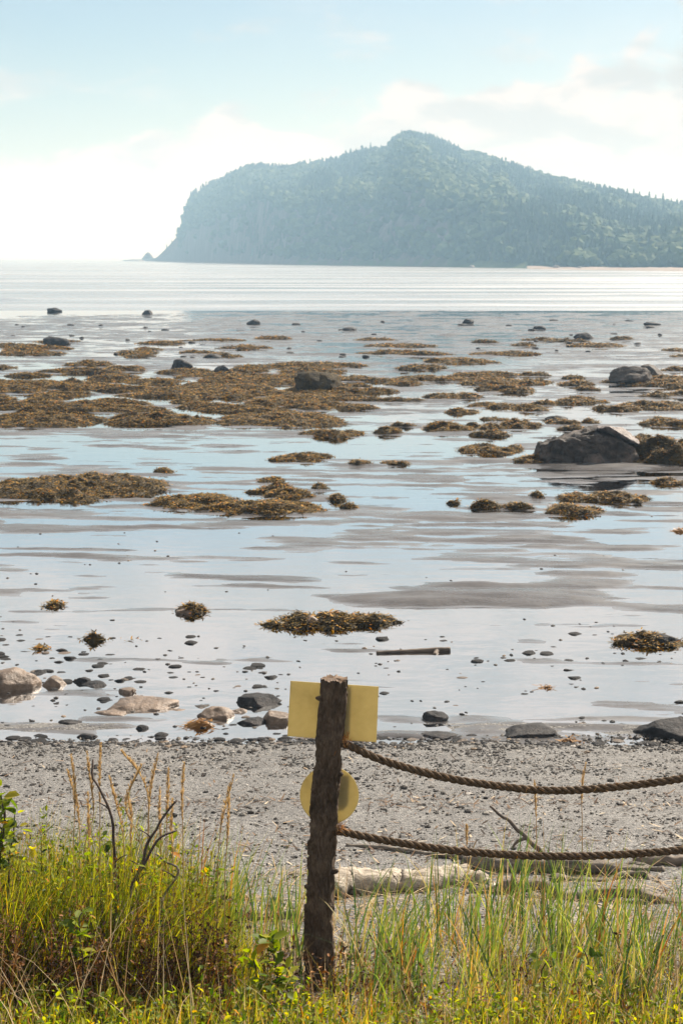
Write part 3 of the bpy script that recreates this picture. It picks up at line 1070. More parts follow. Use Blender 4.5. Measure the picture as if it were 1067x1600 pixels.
# ================================================================== SEAWEED
def weed_patch(x0, x1, ytop, ybot, seed, label, group=None, hgt=None, dens=1.0, mat='weed', name="seaweed_patch"):
    """a mound of rockweed seen between x0..x1, ytop..ybot in the photo"""
    r = np.random.default_rng(seed)
    cx = (x0 + x1) / 2
    front = G(cx, ybot)
    k = mpp(front)
    sx = max((x1 - x0) * k / 2, 0.08)
    hh = hgt if hgt else min(0.035 + 0.045 * min((ybot - ytop) * k * 2.2, 2.0) + 0.02 * r.random(), 0.16)
    hh = min(hh, 0.26 * sx) if not hgt else hh
    # the top edge shows the mound's crest; find how deep it runs
    ray_slope = H / front.y
    depth = max(((ybot - ytop) * k * 1.0 - hh * 0.75) / max(ray_slope, 0.02), sx * 0.30)
    depth = min(depth, sx * 2.2, 9)
    sy = depth / 2
    cy = front.y + sy
    cxm = front.x * cy / front.y
    n = int(np.clip(26 * math.sqrt(max(sx, sy) * 1.2 / max(k * 14, .02)) / 3, 14, 60))
    th = np.linspace(0, 2 * np.pi, 4 * n, endpoint=False)
    rr = np.linspace(0, 1, n) ** 0.8
    o = r.uniform(0, 99)
    ew = 1 + 1.1 * (fbm(np.cos(th) * 1.6 + o, np.sin(th) * 1.6, o, 4) - 0.5)
    T, R = np.meshgrid(th, rr)
    E = np.broadcast_to(ew[None], T.shape)
    x = sx * R * E * np.cos(T)
    y = sy * R * E * np.sin(T)
    body = np.maximum(1 - R ** 2.2, 0)
    bump = fbm(x * 3.4 + o, y * 3.4, o, 4, .6)
    bump2 = fbm(x * 9 + o, y * 9, o, 3)
    z = hh * body ** 0.6 * (0.1 + 1.7 * sstep(.2, .75, bump)) + 0.07 * (bump2 - 0.5) * body
    gz_ = np.maximum(ground(cxm + x, cy + y), -0.02) * 1.0
    z = z + gz_ - 0.03 * (R ** 4)
    V = np.stack([x, y, z], -1).reshape(-1, 3)
    nr, nt = T.shape
    i = np.arange(nr - 1)[:, None] * nt + np.arange(nt)[None, :]
    j = np.arange(nr - 1)[:, None] * nt + (np.arange(nt)[None, :] + 1) % nt
    F = np.stack([i, j, j + nt, i + nt], -1).reshape(-1, 4)
    ob = mk(name, V, F, M['weed_bed'] if mat == 'weed' else M[mat])
    ob.location = (cxm, cy, 0)
    tag(ob, label, "seaweed", group)
    # fronds
    Lf = max(0.042, 4.0 * k)
    cnt = int(np.clip(sx * sy * 3.14 / (Lf * Lf) * 8 * dens, 60, 12000))
    u, q = r.random(cnt) ** 0.5, r.integers(0, nt, cnt)
    ii = np.clip((np.interp(u, rr, np.arange(nr))).astype(int), 0, nr - 1)
    base = V.reshape(nr, nt, 3)[ii, q] + np.stack([r.normal(0, Lf * .4, cnt), r.normal(0, Lf * .4, cnt), r.uniform(-.005, .012, cnt)], -1)
    Vb, Fb = strips(base, r.uniform(0, 6.28, cnt), Lf * r.uniform(.6, 1.5, cnt), Lf * r.uniform(.22, .5, cnt), r.uniform(-.3, .5, cnt), r.uniform(1.2, 1.65, cnt), 3, 0.35, r, 0.5)
    fr = mk("fronds", Vb, Fb, M[mat], ob)
    fr['kind'] = 'stuff'
    return ob


WP = [
    (-40, 268, 727, 787, "large olive-brown seaweed bed running off the left edge in midground"),
    (240, 278, 726, 740, "small weed knob at the right tip of the large left bed"),
    (225, 400, 766, 796, "left half of the long seaweed tongue in mid flat"),
    (290, 522, 776, 806, "right half of the long seaweed tongue in mid flat"),
    (414, 522, 706, 722, "flat brown weed strip above the small pools near centre"),
    (543, 582, 718, 728, "little weed tuft right of the flat brown strip"),
    (594, 637, 716, 728, "little weed tuft furthest right of the flat brown strip"),
    (398, 448, 741, 755, "oval weed clump over the white pool near centre"),
    (386, 470, 759, 772, "thin weed band below the oval clump"),
    (412, 502, 764, 782, "weed clump joining the thin band on its right"),
    (484, 520, 754, 766, "small weed tuft right of the oval clump"),
    (512, 548, 773, 784, "small weed tuft above the tongue's right end"),
    (530, 562, 785, 796, "small weed tuft just right of the tongue's tip"),
    (708, 825, 690, 712, "weed mound left of the big split boulder"),
    (800, 862, 702, 726, "weed fringe on the left foot of the big split boulder"),
    (950, 1100, 688, 730, "thick weed skirt on the right foot of the big split boulder"),
    (732, 780, 787, 798, "thin flat weed strip right of centre, left part"),
    (778, 832, 787, 798, "thin flat weed strip right of centre, right part"),
    (848, 936, 783, 806, "pointed weed mound below the split boulder"),
    (866, 940, 768, 786, "weed bank behind the pointed mound, left part"),
    (920, 1026, 766, 788, "weed bank behind the pointed mound, right part"),
    (1008, 1090, 747, 758, "flat weed strip at the right edge below the boulder"),
    (826, 850, 769, 779, "orange-tinged weed tuft left of the weed bank"),
    (698, 722, 781, 789, "tiny weed tuft left of the thin flat strip"),
    (474, 582, 671, 686, "brown weed strip beyond the mid pools at centre"),
    (582, 632, 664, 679, "weed clump right of the brown strip at centre"),
    (648, 744, 650, 676, "ochre weed clump right of centre"),
    (742, 792, 660, 672, "ochre weed tuft beside the ochre clump"),
    (778, 846, 652, 670, "ochre flat weed between the clump and the domed stone"),
    (846, 892, 648, 661, "weed collar round the domed stone"),
    (1000, 1100, 648, 668, "ochre weed bank at the right edge beyond the boulder"),
    (925, 998, 630, 643, "thin dark weed strip left of the right edge bank"),
    (518, 596, 622, 642, "weed mound right below the squarish boulder"),
    (330, 560, 640, 668, "front edge of the far seaweed belt at centre left"),
    (-30, 170, 628, 668, "front edge of the far seaweed belt at far left"),
    (150, 345, 636, 668, "front edge of the far seaweed belt between centre and left"),
    (400, 606, 950, 984, "seaweed island with a pale stone in the near pool"),
    (958, 1100, 982, 1014, "straw-coloured weed heap over a dark stone at right of the near pool"),
    (60, 106, 937, 951, "small ochre weed tuft alone in the near pool at left"),
    (274, 324, 946, 960, "weed collar of the small tan stone in the near pool"),
    (122, 174, 993, 1002, "thin weed strip on the near wet film at left"),
    (178, 222, 990, 1004, "weed lump right of the thin strip on the near film"),
    (46, 88, 1003, 1017, "weed lump near the black pebbles at left"),
    (955, 1110, 575, 605, "weed round the broken grey boulder at right"),
    (440, 560, 590, 618, "weed round the squarish overgrown boulder"),
]
for k, (a_, b_, c_, d_, lab) in enumerate(WP):
    weed_patch(a_, b_, c_, d_, 500 + k, lab, hgt=0.24 if 'skirt' in lab else (0.07 if 'island' in lab or 'heap' in lab else None))
rock("beach_stone", 482, 979, 44, 18, M['rock_tan'], "pale stone sitting in the near seaweed island", 171, "stone", angular=2)
rock("beach_stone", 532, 977, 46, 15, M['rock_dark'], "dark stone at the right of the near seaweed island", 172, "stone", angular=2)
rock("beach_stone", 1036, 1008, 56, 19, M['rock_dark'], "dark stone under the straw-coloured weed heap", 173, "stone", angular=2)

# the crowded belt further out
rw = np.random.default_rng(77)
belt = [(-30, 480, 572, 650, 64, (50, 170), (7, 20), "brown weed mound in the crowded left far belt"),
        (470, 780, 565, 648, 26, (50, 170), (6, 17), "brown weed mound in the middle far belt"),
        (760, 1080, 572, 645, 22, (40, 130), (5, 14), "weed mound in the thin right far belt"),
        (0, 470, 528, 560, 16, (50, 190), (4, 10), "dark weed strip on the outer left sand"),
        (480, 1080, 528, 560, 16, (40, 170), (3, 8), "dark weed strip on the outer right sand"),
        (560, 1080, 640, 690, 12, (20, 60), (5, 11), "weed tuft beyond the split boulder")]
for bi, (xa, xb, ya, yb, cnt, wr, hr, lab) in enumerate(belt):
    for k in range(cnt):
        px, py = rw.uniform(xa, xb), ya + (yb - ya) * rw.random() ** 0.8
        f = (py - 500) / 160
        ww, hh = rw.uniform(*wr) * (0.55 + 0.45 * f), rw.uniform(*hr)
        size = "wide" if ww > 95 else ("narrow" if ww < 55 else "medium")
        row = ["back", "middle", "front"][min(2, int(3 * (py - ya) / (yb - ya)))]
        side = ["left", "centre", "right"][min(2, int(3 * max(px - xa, 0) / (xb - xa)))]
        full = "%s %s, %s row, %s of that part" % (size, lab, row, side)
        weed_patch(px - ww / 2, px + ww / 2, py - hh, py, 900 + bi * 100 + k, full, "weed mounds of the far seaweed belt", dens=0.8)

# orange weed scraps on the near shore
for k, (a_, b_, c_, d_, lab) in enumerate(((280, 342, 1131, 1141, "orange seaweed scrap below the blocky tan stone"), (834, 868, 1071, 1075, "small red-brown weed scrap on the wet film at right"), (1046, 1075, 826, 833, "orange weed scrap at the right edge of the flat"), (880, 896, 1156, 1160, "red scrap of weed on the gravel edge"))):
    weed_patch(a_, b_, c_, d_, 1700 + k, lab, mat='weed_orange', hgt=0.025, name="weed_scrap")

# ================================================================== DRIFTWOOD ON THE WATER
g1, g2 = G(588, 1021), G(703, 1017)
p = smooth_path([g1 + Vector((0, 0, .004)), (g1 + g2) / 2 + Vector((0, .01, .006)), g2 + Vector((0, 0, .010))], 20, 0.006, 3)
o = mk("driftwood_plank", *tube(p, np.linspace(.018, .028, 20) * (1 + .3 * (fbm(np.linspace(0, 9, 20), np.zeros(20), 2.0, 3) - .5)), 9), M['drift_dark'])
tag(o, "dark straight driftwood stick lying on the wet film behind the sign", "driftwood")
stp = mk("stub", *tube(smooth_path([p[15], p[15] + np.array([-.03, -.12, -.02])], 6), .022, 7), M['drift_dark'], o)

# ================================================================== STONES AND GRAVEL
rs = np.random.default_rng(31)
sm = [mk("shore_pebble", *rock_mesh(400 + k, 2, 6, .3), M['rock_dark'], link=False).data for k in range(8)]
smt = [mk("shore_pebble", *rock_mesh(420 + k, 2, 2), M['rock_tan'], link=False).data for k in range(3)]
cnt = 0
while cnt < 260:
    if cnt < 90:
        px, py = rs.uniform(0, 1067), rs.normal(1158, 4.5)
        ww = rs.uniform(5, 24)
    elif cnt < 140:
        px, py = rs.normal(60, 110), rs.normal(1040, 22)
        ww = rs.uniform(5, 22)
        if px < -10:
            continue
    else:
        px, py = rs.uniform(0, 1067), rs.uniform(990, 1155)
        if float(fbm(np.array([px * .012]), np.array([py * .06]), 2.2, 3)[0]) < 0.50:
            continue
        ww = 4 + 18 * rs.random() ** 2.2
    g = G(px, py)
    k_ = mpp(g)
    me = smt[cnt % 3] if cnt % 9 == 0 else sm[cnt % 8]
    o = bpy.data.objects.new("shore_pebble", me)
    COL.objects.link(o)
    sx = ww * k_ / 2
    o.scale = (sx * 1.15, sx * rs.uniform(.6, 1.3), sx * rs.uniform(.22, 0.6))
    o.location = (g.x, g.y, max(g.z, 0) - sx * 0.15)
    o.rotation_euler = (0, 0, rs.uniform(-.5, .5))
    tone = "tan" if me in smt else "dark"
    big = "tiny" if ww < 9 else ("small" if ww < 15 else "fist-sized")
    side = ["far left", "left of the post", "right of the post", "far right"][min(3, max(0, int(px / 267)))]
    tag(o, "%s %s stone %s, %s" % (big, tone, "along the gravel edge" if py > 1145 else ("in the litter near the tan boulder" if px < 260 and py < 1085 else ("on the wet film near the gravel" if py > 1085 else "on the wet film farther out")), side), "stone", "small stones strewn along the near shore")
    cnt += 1
# specks farther out on the mud
N = 480
pxv, pyv = rs.uniform(-20, 1090, N), np.concatenate([rs.uniform(800, 1000, 110), rs.uniform(1000, 1160, N - 110)])
kp = fbm(pxv * .012, pyv * .06, 2.2, 3) > 0.47
pxv, pyv = pxv[kp], pyv[kp]
N = len(pxv)
pp = np.array([list(G(a, b)) for a, b in zip(pxv, pyv)])
kk = rs.uniform(0.008, 0.02, N)
V, F = spread(*ICO[1], pp, np.stack([kk * 1.4, kk, kk * .6], -1), rs.uniform(0, 6, N), 0.25, rs)
tag(mk("mud_specks", V, F, M['pebble_dark'], smooth=False), "tiny dark specks of stone and shell strewn over the wet mud", "pebbles", kind='stuff')

# loose gravel of the beach
N = 42000
gx = rs.uniform(-3.4, 3.4, N)
gy = SHORE + 0.12 - rs.random(N) ** 1.15 * 5.6
dn = fbm(gx * 1.2, gy * 2.5, 12.0, 3)
kp = rs.random(N) < 0.25 + 1.3 * np.clip(dn - 0.35, 0, 1) + 0.5 * (gy > 10.2)
gx, gy = gx[kp], gy[kp]
N = len(gx)
sz = 0.0035 + 0.007 * rs.random(N) ** 3 + 0.009 * (rs.random(N) < 0.02)
V, F = spread(*ICO[1], np.stack([gx, gy, ground(gx, gy) + sz * 0.15], -1), np.stack([sz * rs.uniform(.8, 1.6, N), sz * rs.uniform(.8, 1.4, N), sz * rs.uniform(.5, .9, N)], -1), rs.uniform(0, 6.3, N), 0.22, rs)
tag(mk("gravel", V, F, M['pebble'], smooth=False), "loose grey gravel covering the beach slope", "gravel", kind='stuff')
N = 1500
gx, gy = rs.uniform(-3.2, 3.2, N), SHORE + 0.05 - np.abs(rs.normal(0, 0.22, N))
sz = 0.007 + 0.014 * rs.random(N) ** 2
V, F = spread(*ICO[1], np.stack([gx, gy, ground(gx, gy) + sz * .2], -1), np.stack([sz * 1.4, sz, sz * .7], -1), rs.uniform(0, 6.3, N), 0.25, rs)
tag(mk("tideline_pebbles", V, F, M['pebble_dark'], smooth=False), "dark wet pebbles along the water's edge", "pebbles", kind='stuff')

# wrack line: dry weed and bark bits across the beach
parts_ = []
for (yc, sd, n_) in ((9.15, 0.16, 900), (8.2, 0.25, 700), (7.6, 0.3, 800), (10.3, .6, 350), (6.7, .35, 900), (6.0, .35, 900), (5.4, .3, 600)):
    gx = rs.uniform(-2.6, 2.6, n_)
    gy = yc + rs.normal(0, sd, n_) + 0.25 * (fbm(gx * .8, gx * 0, yc, 3) - 0.5)
    b_ = np.stack([gx, gy, ground(gx, gy) + 0.006], -1)
    parts_.append(strips(b_, rs.uniform(0, 6.28, n_), rs.uniform(.015, .07, n_), rs.uniform(.004, .014, n_), rs.uniform(-.2, .4, n_), rs.uniform(1.2, 1.6, n_), 2, .4, rs))
V, F = join(parts_)
tag(mk("wrack_line", V, F, M['wrack']), "dry brown seaweed scraps and bark bits lying along the beach", "wrack", kind='stuff')


# ================================================================== DRIFTWOOD ON THE BEACH
def log(name, pts, r0, r1, mat, label, seed, nseg=26, n=60, lift=0.6, wob=0.05, group="driftwood lying on the beach"):
    """pts: photo pixels of its resting line (with optional lift in m)"""
    P3 = []
    for q in pts:
        g = G(q[0], q[1])
        P3.append(g + Vector((0, 0, (q[2] if len(q) > 2 else 0.0) + r0 * lift)))
    pth = smooth_path(P3, n, wob, seed)
    base = pth[0].copy()
    pth = pth - base
    rr = np.linspace(r0, r1, n) * (1 + 0.16 * (fbm(np.linspace(0, 6, n), np.zeros(n), seed, 3) - .5))
    V, F = tube(pth, rr, nseg)
    d = fbm(V[:, 0] * 5 + seed, V[:, 1] * 45, V[:, 2] * 45, 4, .6) - .5
    V = V + np.stack([0 * d, d * r0 * .5, d * r0 * .8], -1)
    o = mk(name, V, F, M[mat])
    o.location = base
    tag(o, label, "driftwood", group)
    return o


log("driftwood_log", [(520, 1402), (600, 1394), (680, 1385), (738, 1376)], .062, .05, 'drift_white', "thick bleached white log lying behind the grass right of the post", 1, wob=.08)
log("driftwood_log", [(706, 1372), (745, 1384), (770, 1392)], .045, .02, 'drift_white', "short bleached stump end at the white log's right end", 2)
log("driftwood_pole", [(540, 1322), (640, 1332), (760, 1346), (860, 1354)], .011, .016, 'drift_grey', "thin straight grey pole lying under the lower rope", 3, 9, wob=.02)
log("driftwood_log", [(722, 1356), (800, 1362), (880, 1364), (960, 1368), (1010, 1368)], .042, .03, 'drift_grey', "long grey log lying right of the white one", 4, wob=.06)
log("driftwood_log", [(880, 1352), (960, 1357), (1035, 1362)], .020, .014, 'drift_grey', "straight pale board-like stick near the right edge", 5, wob=.03)
log("driftwood_log", [(860, 1380), (940, 1376), (1000, 1372), (1028, 1380)], .018, .012, 'drift_grey', "crooked grey branch below the pale stick at right", 6, wob=.06)
log("driftwood_log", [(985, 1350), (1067, 1352), (1150, 1350)], .030, .026, 'drift_dark', "dark log running off the right edge under the lower rope", 7, wob=.04)
log("driftwood_log", [(740, 1392), (840, 1400), (950, 1404), (1060, 1410)], .030, .02, 'drift_dark', "dark weathered log behind the right-hand grass", 8, wob=.08)
log("driftwood_log", [(360, 1442), (420, 1436), (470, 1440)], .022, .016, 'drift_grey', "short grey driftwood piece on the sand left of the post", 9, wob=.05)
log("driftwood_log", [(330, 1415), (380, 1408), (440, 1418)], .016, .012, 'drift_dark', "dark curved branch on the sand left of the post", 10, wob=.08)
log("driftwood_log", [(520, 1492), (560, 1500), (600, 1514)], .010, .006, 'drift_white', "thin pale stick on the sand just right of the post foot", 11, 8, wob=.03)
# a forked stick standing up out of the drift pile
gS = G(845, 1348)
sp = smooth_path([gS + Vector((0.06, 0.02, -.03)), P(838, 1326, gS.y), P(815, 1302, gS.y + .05), P(790, 1282, gS.y + .08), P(764, 1260, gS.y + .1)], 26, .03, 5)
o = mk("driftwood_stick", *tube(sp, np.linspace(.016, .006, 26), 9), M['drift_dark'])
tag(o, "forked dead stick leaning up left out of the drift pile", "driftwood")
mk("side_stub", *tube(smooth_path([sp[12], sp[12] + np.array([-.045, 0, -.02]), sp[12] + np.array([-.07, 0, -.055])], 8), np.linspace(.010, .005, 8), 7), M['drift_dark'], o)

# ================================================================== POST, SIGNS, ROPES
YP = 5.60
pt = P(520.5, 1062, YP)
pb = P(493, 1572, YP)
kP = mpp(pb)


def build_post(name, seed):
    r = np.random.default_rng(int(seed))
    n, ns = 260, 72
    s = np.linspace(-0.16, 1, n)
    ax = np.array([list(pb + (pt - pb) * v) for v in s])
    ax[:, 0] += 0.008 * np.sin(s * 5.2 + seed) + 0.006 * (fbm(s * 6, s * 0, seed, 3) - .5)
    rad = np.interp(s, [-.16, 0, .12, .5, 1], [22.3, 21.8, 21.3, 20.2, 18.8]) * kP
    th = np.linspace(0, 2 * np.pi, ns, endpoint=False)
    T, Sg = np.meshgrid(th, s)
    Rr = np.broadcast_to(rad[:, None], T.shape)
    plates = fbm(np.cos(T) * 5 + seed, np.sin(T) * 5, Sg * 20, 4, .6) - .5
    ridg = np.abs(fbm(np.cos(T) * 11, np.sin(T) * 11 + seed, Sg * 26, 3) - .5)
    peel = sstep(.03, .10, plates)
    R2 = Rr * (1 + 0.20 * plates + 0.12 * peel - 0.30 * ridg)
    V = ax[:, None, :] + np.stack([R2 * np.cos(T), R2 * np.sin(T), 0.004 * plates], -1)
    top = V[-1].copy()
    top[:, 2] += 0.006 * (r.random(ns) - .5) * 2
    V[-1] = top
    base = np.array(pb)
    V = V.reshape(-1, 3) - base
    i = np.arange(n - 1)[:, None] * ns + np.arange(ns)[None, :]
    j = np.arange(n - 1)[:, None] * ns + (np.arange(ns)[None, :] + 1) % ns
    o = mk(name, V, np.stack([i, j, j + ns, i + ns], -1).reshape(-1, 4), M['bark'])
    o.location = pb
    # rough cut top
    rings = []
    for f in (1.0, .75, .45, .15):
        q = ax[-1] - base + (top - ax[-1]) * f
        q[:, 2] += 0.003 + 0.008 * (fbm(q[:, 0] * 60, q[:, 1] * 60, seed, 3) - .5) + 0.004 * (1 - f)
        rings.append(q)
    Vt = np.vstack(rings)
    i = np.arange(3)[:, None] * ns + np.arange(ns)[None, :]
    j = np.arange(3)[:, None] * ns + (np.arange(ns)[None, :] + 1) % ns
    mk("cut_top", Vt, [np.stack([i, j, j + ns, i + ns], -1).reshape(-1, 4), np.arange(3 * ns, 4 * ns)[None, :]], M['endgrain'], o)
    # knots and lifted bark scales
    for (px, py, ang, ln, rd_) in ((500, 1094, 3.3, .018, .008), (486, 1236, 3.4, .016, .010), (474, 1388, 3.2, .018, .010), (541, 1078, -.3, .012, .008), (523, 1363, -.2, .014, .009), (529, 1212, -.1, .012, .009)):
        q = P(px, py, YP)
        v = (q.z - pb.z) / (pt.z - pb.z)
        c = np.array(pb + (pt - pb) * v) - base
        rr = np.interp(v, s, rad)
        dr = np.array([math.cos(ang), math.sin(ang) * .6 - .3, .25])
        dr /= np.linalg.norm(dr)
        mk("knot", *tube(np.array([c + dr * rr * .7, c + dr * (rr + ln * .5), c + dr * (rr + ln)]), [rd_ * 1.5, rd_, rd_ * .5], 8), M['bark'], o)
    return o


post = build_post("wooden_post", 2.0)
tag(post, "rough round wooden post leaning slightly right, carrying two yellow signs", "post")
post2 = post.copy()
COL.objects.link(post2)
post2.location = pb + Vector((1.46, 0.0, -0.02))
tag(post2, "rough wooden post at the far end of the ropes, outside the frame at right", "post")
for ch in [c for c in post.children]:
    c = ch.copy()
    COL.objects.link(c)
    c.parent = post2

YS = YP + 0.056          # plane of the sign plates, on the post's seaward side


def plate(name, pts2, label, thick=0.004):
    n = len(pts2)
    A = np.array([list(q) for q in pts2])
    cen = A.mean(0)
    ins = cen + (A - cen) * (1 - 0.0015 / np.linalg.norm(A - cen, axis=1, keepdims=True))
    off = np.array([0, thick, 0])
    b = np.array([0, 0.0008, 0])
    V = np.vstack([ins, A + b, A + off - b, ins + off]) - cen
    a_ = np.arange(n)
    c_ = (a_ + 1) % n
    quads = np.vstack([np.stack([a_ + k * n, c_ + k * n, c_ + (k + 1) * n, a_ + (k + 1) * n], -1) for k in range(3)])
    o = mk(name, V, [quads, a_[None, ::-1], (a_ + 3 * n)[None, :]], M['plate'], smooth=False)
    o.location = cen
    tag(o, label, "sign")
    return o


rect = plate("rectangular_sign", [P(454, 1064, YS), P(591.5, 1073, YS), P(588, 1160, YS), P(449, 1150.5, YS)], "yellow rectangular sign seen from its blank back at the post top")
cD = P(514.5, 1243, YS + .002)
kS = mpp(cD)
disc = plate("round_sign", [cD + Vector((math.cos(a) * 46 * kS, 0, math.sin(a) * 47 * kS)) for a in np.linspace(0, 2 * np.pi, 72, endpoint=False)], "yellow round sign seen from its blank back below the rectangular one")


def shade_block(parent, corners, y0, y1):  # added block seaward of a plate, stops sunlight to give a dark band
    q = [P(a, b, YP) for a, b in corners]
    loc = np.array(parent.location)
    A = np.array([[v.x, y0, v.z] for v in q] + [[v.x, y1, v.z] for v in q]) - loc
    F = np.array([[0, 1, 2, 3], [7, 6, 5, 4], [0, 4, 5, 1], [1, 5, 6, 2], [2, 6, 7, 3], [3, 7, 4, 0]])
    return mk("sign_shade_block", A, F, M['shade_block'], parent, smooth=False)


shade_block(rect, [(508, 1077), (549, 1080), (546, 1157), (502, 1154)], YS + .0045, YS + .026)  # invented blocks, their right overhang sets the shaded band's width
shade_block(disc, [(500, 1218), (546, 1220), (544, 1266), (496, 1268)], YS + .0065, YS + .026)


def rope(name, pix, label, rs_=0.0070, pitch=0.082, seed=0):
    Y1 = YP
    ctrl = [P(a, b, y) for a, b, y in pix]
    L = sum((ctrl[i + 1] - ctrl[i]).length for i in range(len(ctrl) - 1))
    n = int(L / 0.0042)
    c = smooth_path(ctrl, n)
    base = c[0].copy()
    c = c - base
    T = np.gradient(c, axis=0)
    T /= np.linalg.norm(T, axis=1, keepdims=True)
    A = np.cross(T, [0, 0, 1.0])
    A /= np.linalg.norm(A, axis=1, keepdims=True)
    Bv = np.cross(A, T)
    s = np.linspace(0, L, n)
    root = bpy.data.objects.new(name, None)
    COL.objects.link(root)
    root.location = base
    for k in range(3):
        ph = -2 * np.pi * (s / pitch + k / 3)
        q = c + 0.0073 * (np.cos(ph)[:, None] * A + np.sin(ph)[:, None] * Bv)
        V, F = tube(q, rs_, 9)
        V = V + RNG.normal(0, 0.0004, V.shape)
        mk("strand", V, F, M['rope'], root)
    # hairy fibres along the rope
    m = 260
    ii = RNG.integers(0, n, m)
    b_ = c[ii] + RNG.normal(0, .008, (m, 3))
    V, F = strips(b_, RNG.uniform(0, 6.28, m), RNG.uniform(.01, .03, m), .0008, RNG.uniform(-.6, .9, m), RNG.uniform(0.2, 2.6, m), 2, .3)
    h = mk("loose_fibres", V, F, M['fray'], root)
    h['kind'] = 'stuff'
    # frayed orange end where it leaves the post
    m = 240
    b_ = np.repeat(c[:1], m, 0) + np.stack([RNG.uniform(-.012, .05, m), RNG.normal(0, .010, m), RNG.normal(0, .009, m)], -1)
    V, F = strips(b_, RNG.uniform(0, 6.28, m), RNG.uniform(.012, .036, m), .0022, RNG.uniform(-.8, 1.2, m), RNG.uniform(0.2, 2.4, m), 3, .3)
    f = mk("frayed_end", V, F, M['fray'], root)
    f['kind'] = 'stuff'
    # whipping: tight turns at the post
    tt_ = np.linspace(0, 1, 90)
    a_ = tt_ * 2 * np.pi * 4
    hel = c[0] + np.stack([0.0 + tt_ * .030, .0185 * np.cos(a_), .0185 * np.sin(a_)], -1)
    mk("whipping", *tube(hel, .0042, 7), M['rope'], root)
    tag(root, label, "rope")
    return root


rope("upper_rope", [(522, 1158, YP), (545, 1165, YP), (600, 1189, YP), (700, 1216, YP), (800, 1231, YP), (870, 1235.5, YP), (960, 1230, YP), (1067, 1216, YP), (1140, 1195, YP), (1200, 1166, YP)], "twisted brown rope sagging from the post below the rectangular sign")
rope("lower_rope", [(512, 1296, YP), (535, 1300, YP), (600, 1313, YP), (700, 1328, YP), (800, 1336, YP), (880, 1338, YP), (960, 1336, YP), (1067, 1328, YP), (1140, 1316, YP), (1195, 1298, YP)], "twisted brown rope sagging from the post below the round sign")

# ================================================================== VEGETATION
rg = np.random.default_rng(99)


def on_ground(x, y, dz=0.0):
    return np.stack([x, y, ground(x, y) + dz], -1)


def xat(px, y):
    """world x at distance y seen in photo column px (near the grass)"""
    return (np.asarray(px) - CX) / FPX * (np.asarray(y) * math.cos(PITCH) + (H - 0.9) * math.sin(PITCH))


WIND = 0.6       # blades lean a little to the right
# tall dune grass right of the post
N = 850
y = rg.uniform(4.9, 6.35, N)
px = rg.uniform(530, 1130, N)
cl = fbm(px * 0.022, y * 2.2, 6.0, 3)
kp = rg.random(N) < np.clip((cl - 0.40) * 6, 0.08, 1)
px, y = px[kp], y[kp]
x = xat(px, y)
n = len(x)
V1 = strips(on_ground(x, y, -.01), rg.normal(WIND, 1.6, n), rg.uniform(.18, .50, n), rg.uniform(.003, .0075, n), rg.uniform(.2, 1.6, n), rg.uniform(.02, .55, n), 6, .05, rg)
# tufts left of the post and in the middle gap
tuft = []
for (tx, ty, cnt, hh) in ((452, 6.0, 34, .40), (440, 6.2, 24, .32), (462, 5.7, 22, .42), (380, 6.2, 26, .40), (345, 6.0, 60, .46), (318, 5.9, 70, .50), (300, 5.8, 60, .48), (405, 6.5, 14, .28), (250, 5.9, 50, .52), (200, 6.0, 45, .52),
                          (640, 5.35, 40, .36), (600, 5.7, 40, .38), (1010, 5.6, 44, .42), (860, 6.0, 44, .48), (760, 5.8, 40, .44), (930, 5.9, 40, .46), (690, 6.2, 26, .40), (800, 6.4, 34, .42), (60, 6.0, 30, .5), (120, 6.1, 36, .52)):
    x = xat(tx, ty) + rg.normal(0, .05, cnt)
    yv = ty + rg.normal(0, .06, cnt)
    tuft.append(strips(on_ground(x, yv, -.01), rg.normal(WIND, 1.3, cnt), hh * rg.uniform(.6, 1.15, cnt), rg.uniform(.004, .0085, cnt), rg.uniform(.1, .9, cnt), rg.uniform(.0, .28, cnt), 6, .05, rg))
V, F = join([V1] + tuft)
tag(mk("dune_grass", V, F, M['dune_grass']), "tall green dune grass growing along the top of the beach", "grass", kind='stuff')

# dense fine grass of the left mound
N = 11000
px = rg.uniform(-120, 420, N)
y = rg.uniform(5.15, 5.95, N)
env = np.interp(px, [-120, 60, 160, 260, 300, 350, 420], [.62, .60, .62, .58, .42, .30, .2])
kp = rg.random(N) < np.interp(px, [-120, 280, 330, 420], [1, 1, .45, .2])
px, y, env = px[kp], y[kp], env[kp]
n = len(px)
x = xat(px, y)
V1 = strips(on_ground(x, y, -.01), rg.normal(WIND, 1.4, n), env * rg.uniform(.45, 1.06, n) * (.72 + .5 * fbm(px * .03, y * 5, 4.4, 2)), rg.uniform(.0018, .0048, n), rg.uniform(.05, 1.3, n), np.where(rg.random(n) < .3, rg.uniform(.3, .9, n), rg.uniform(.0, .36, n)), 5, .06, rg)
tag(mk("meadow_grass", V1[0], V1[1], M['mound_grass']), "dense yellow-green grass mound at the lower left", "grass", kind='stuff')

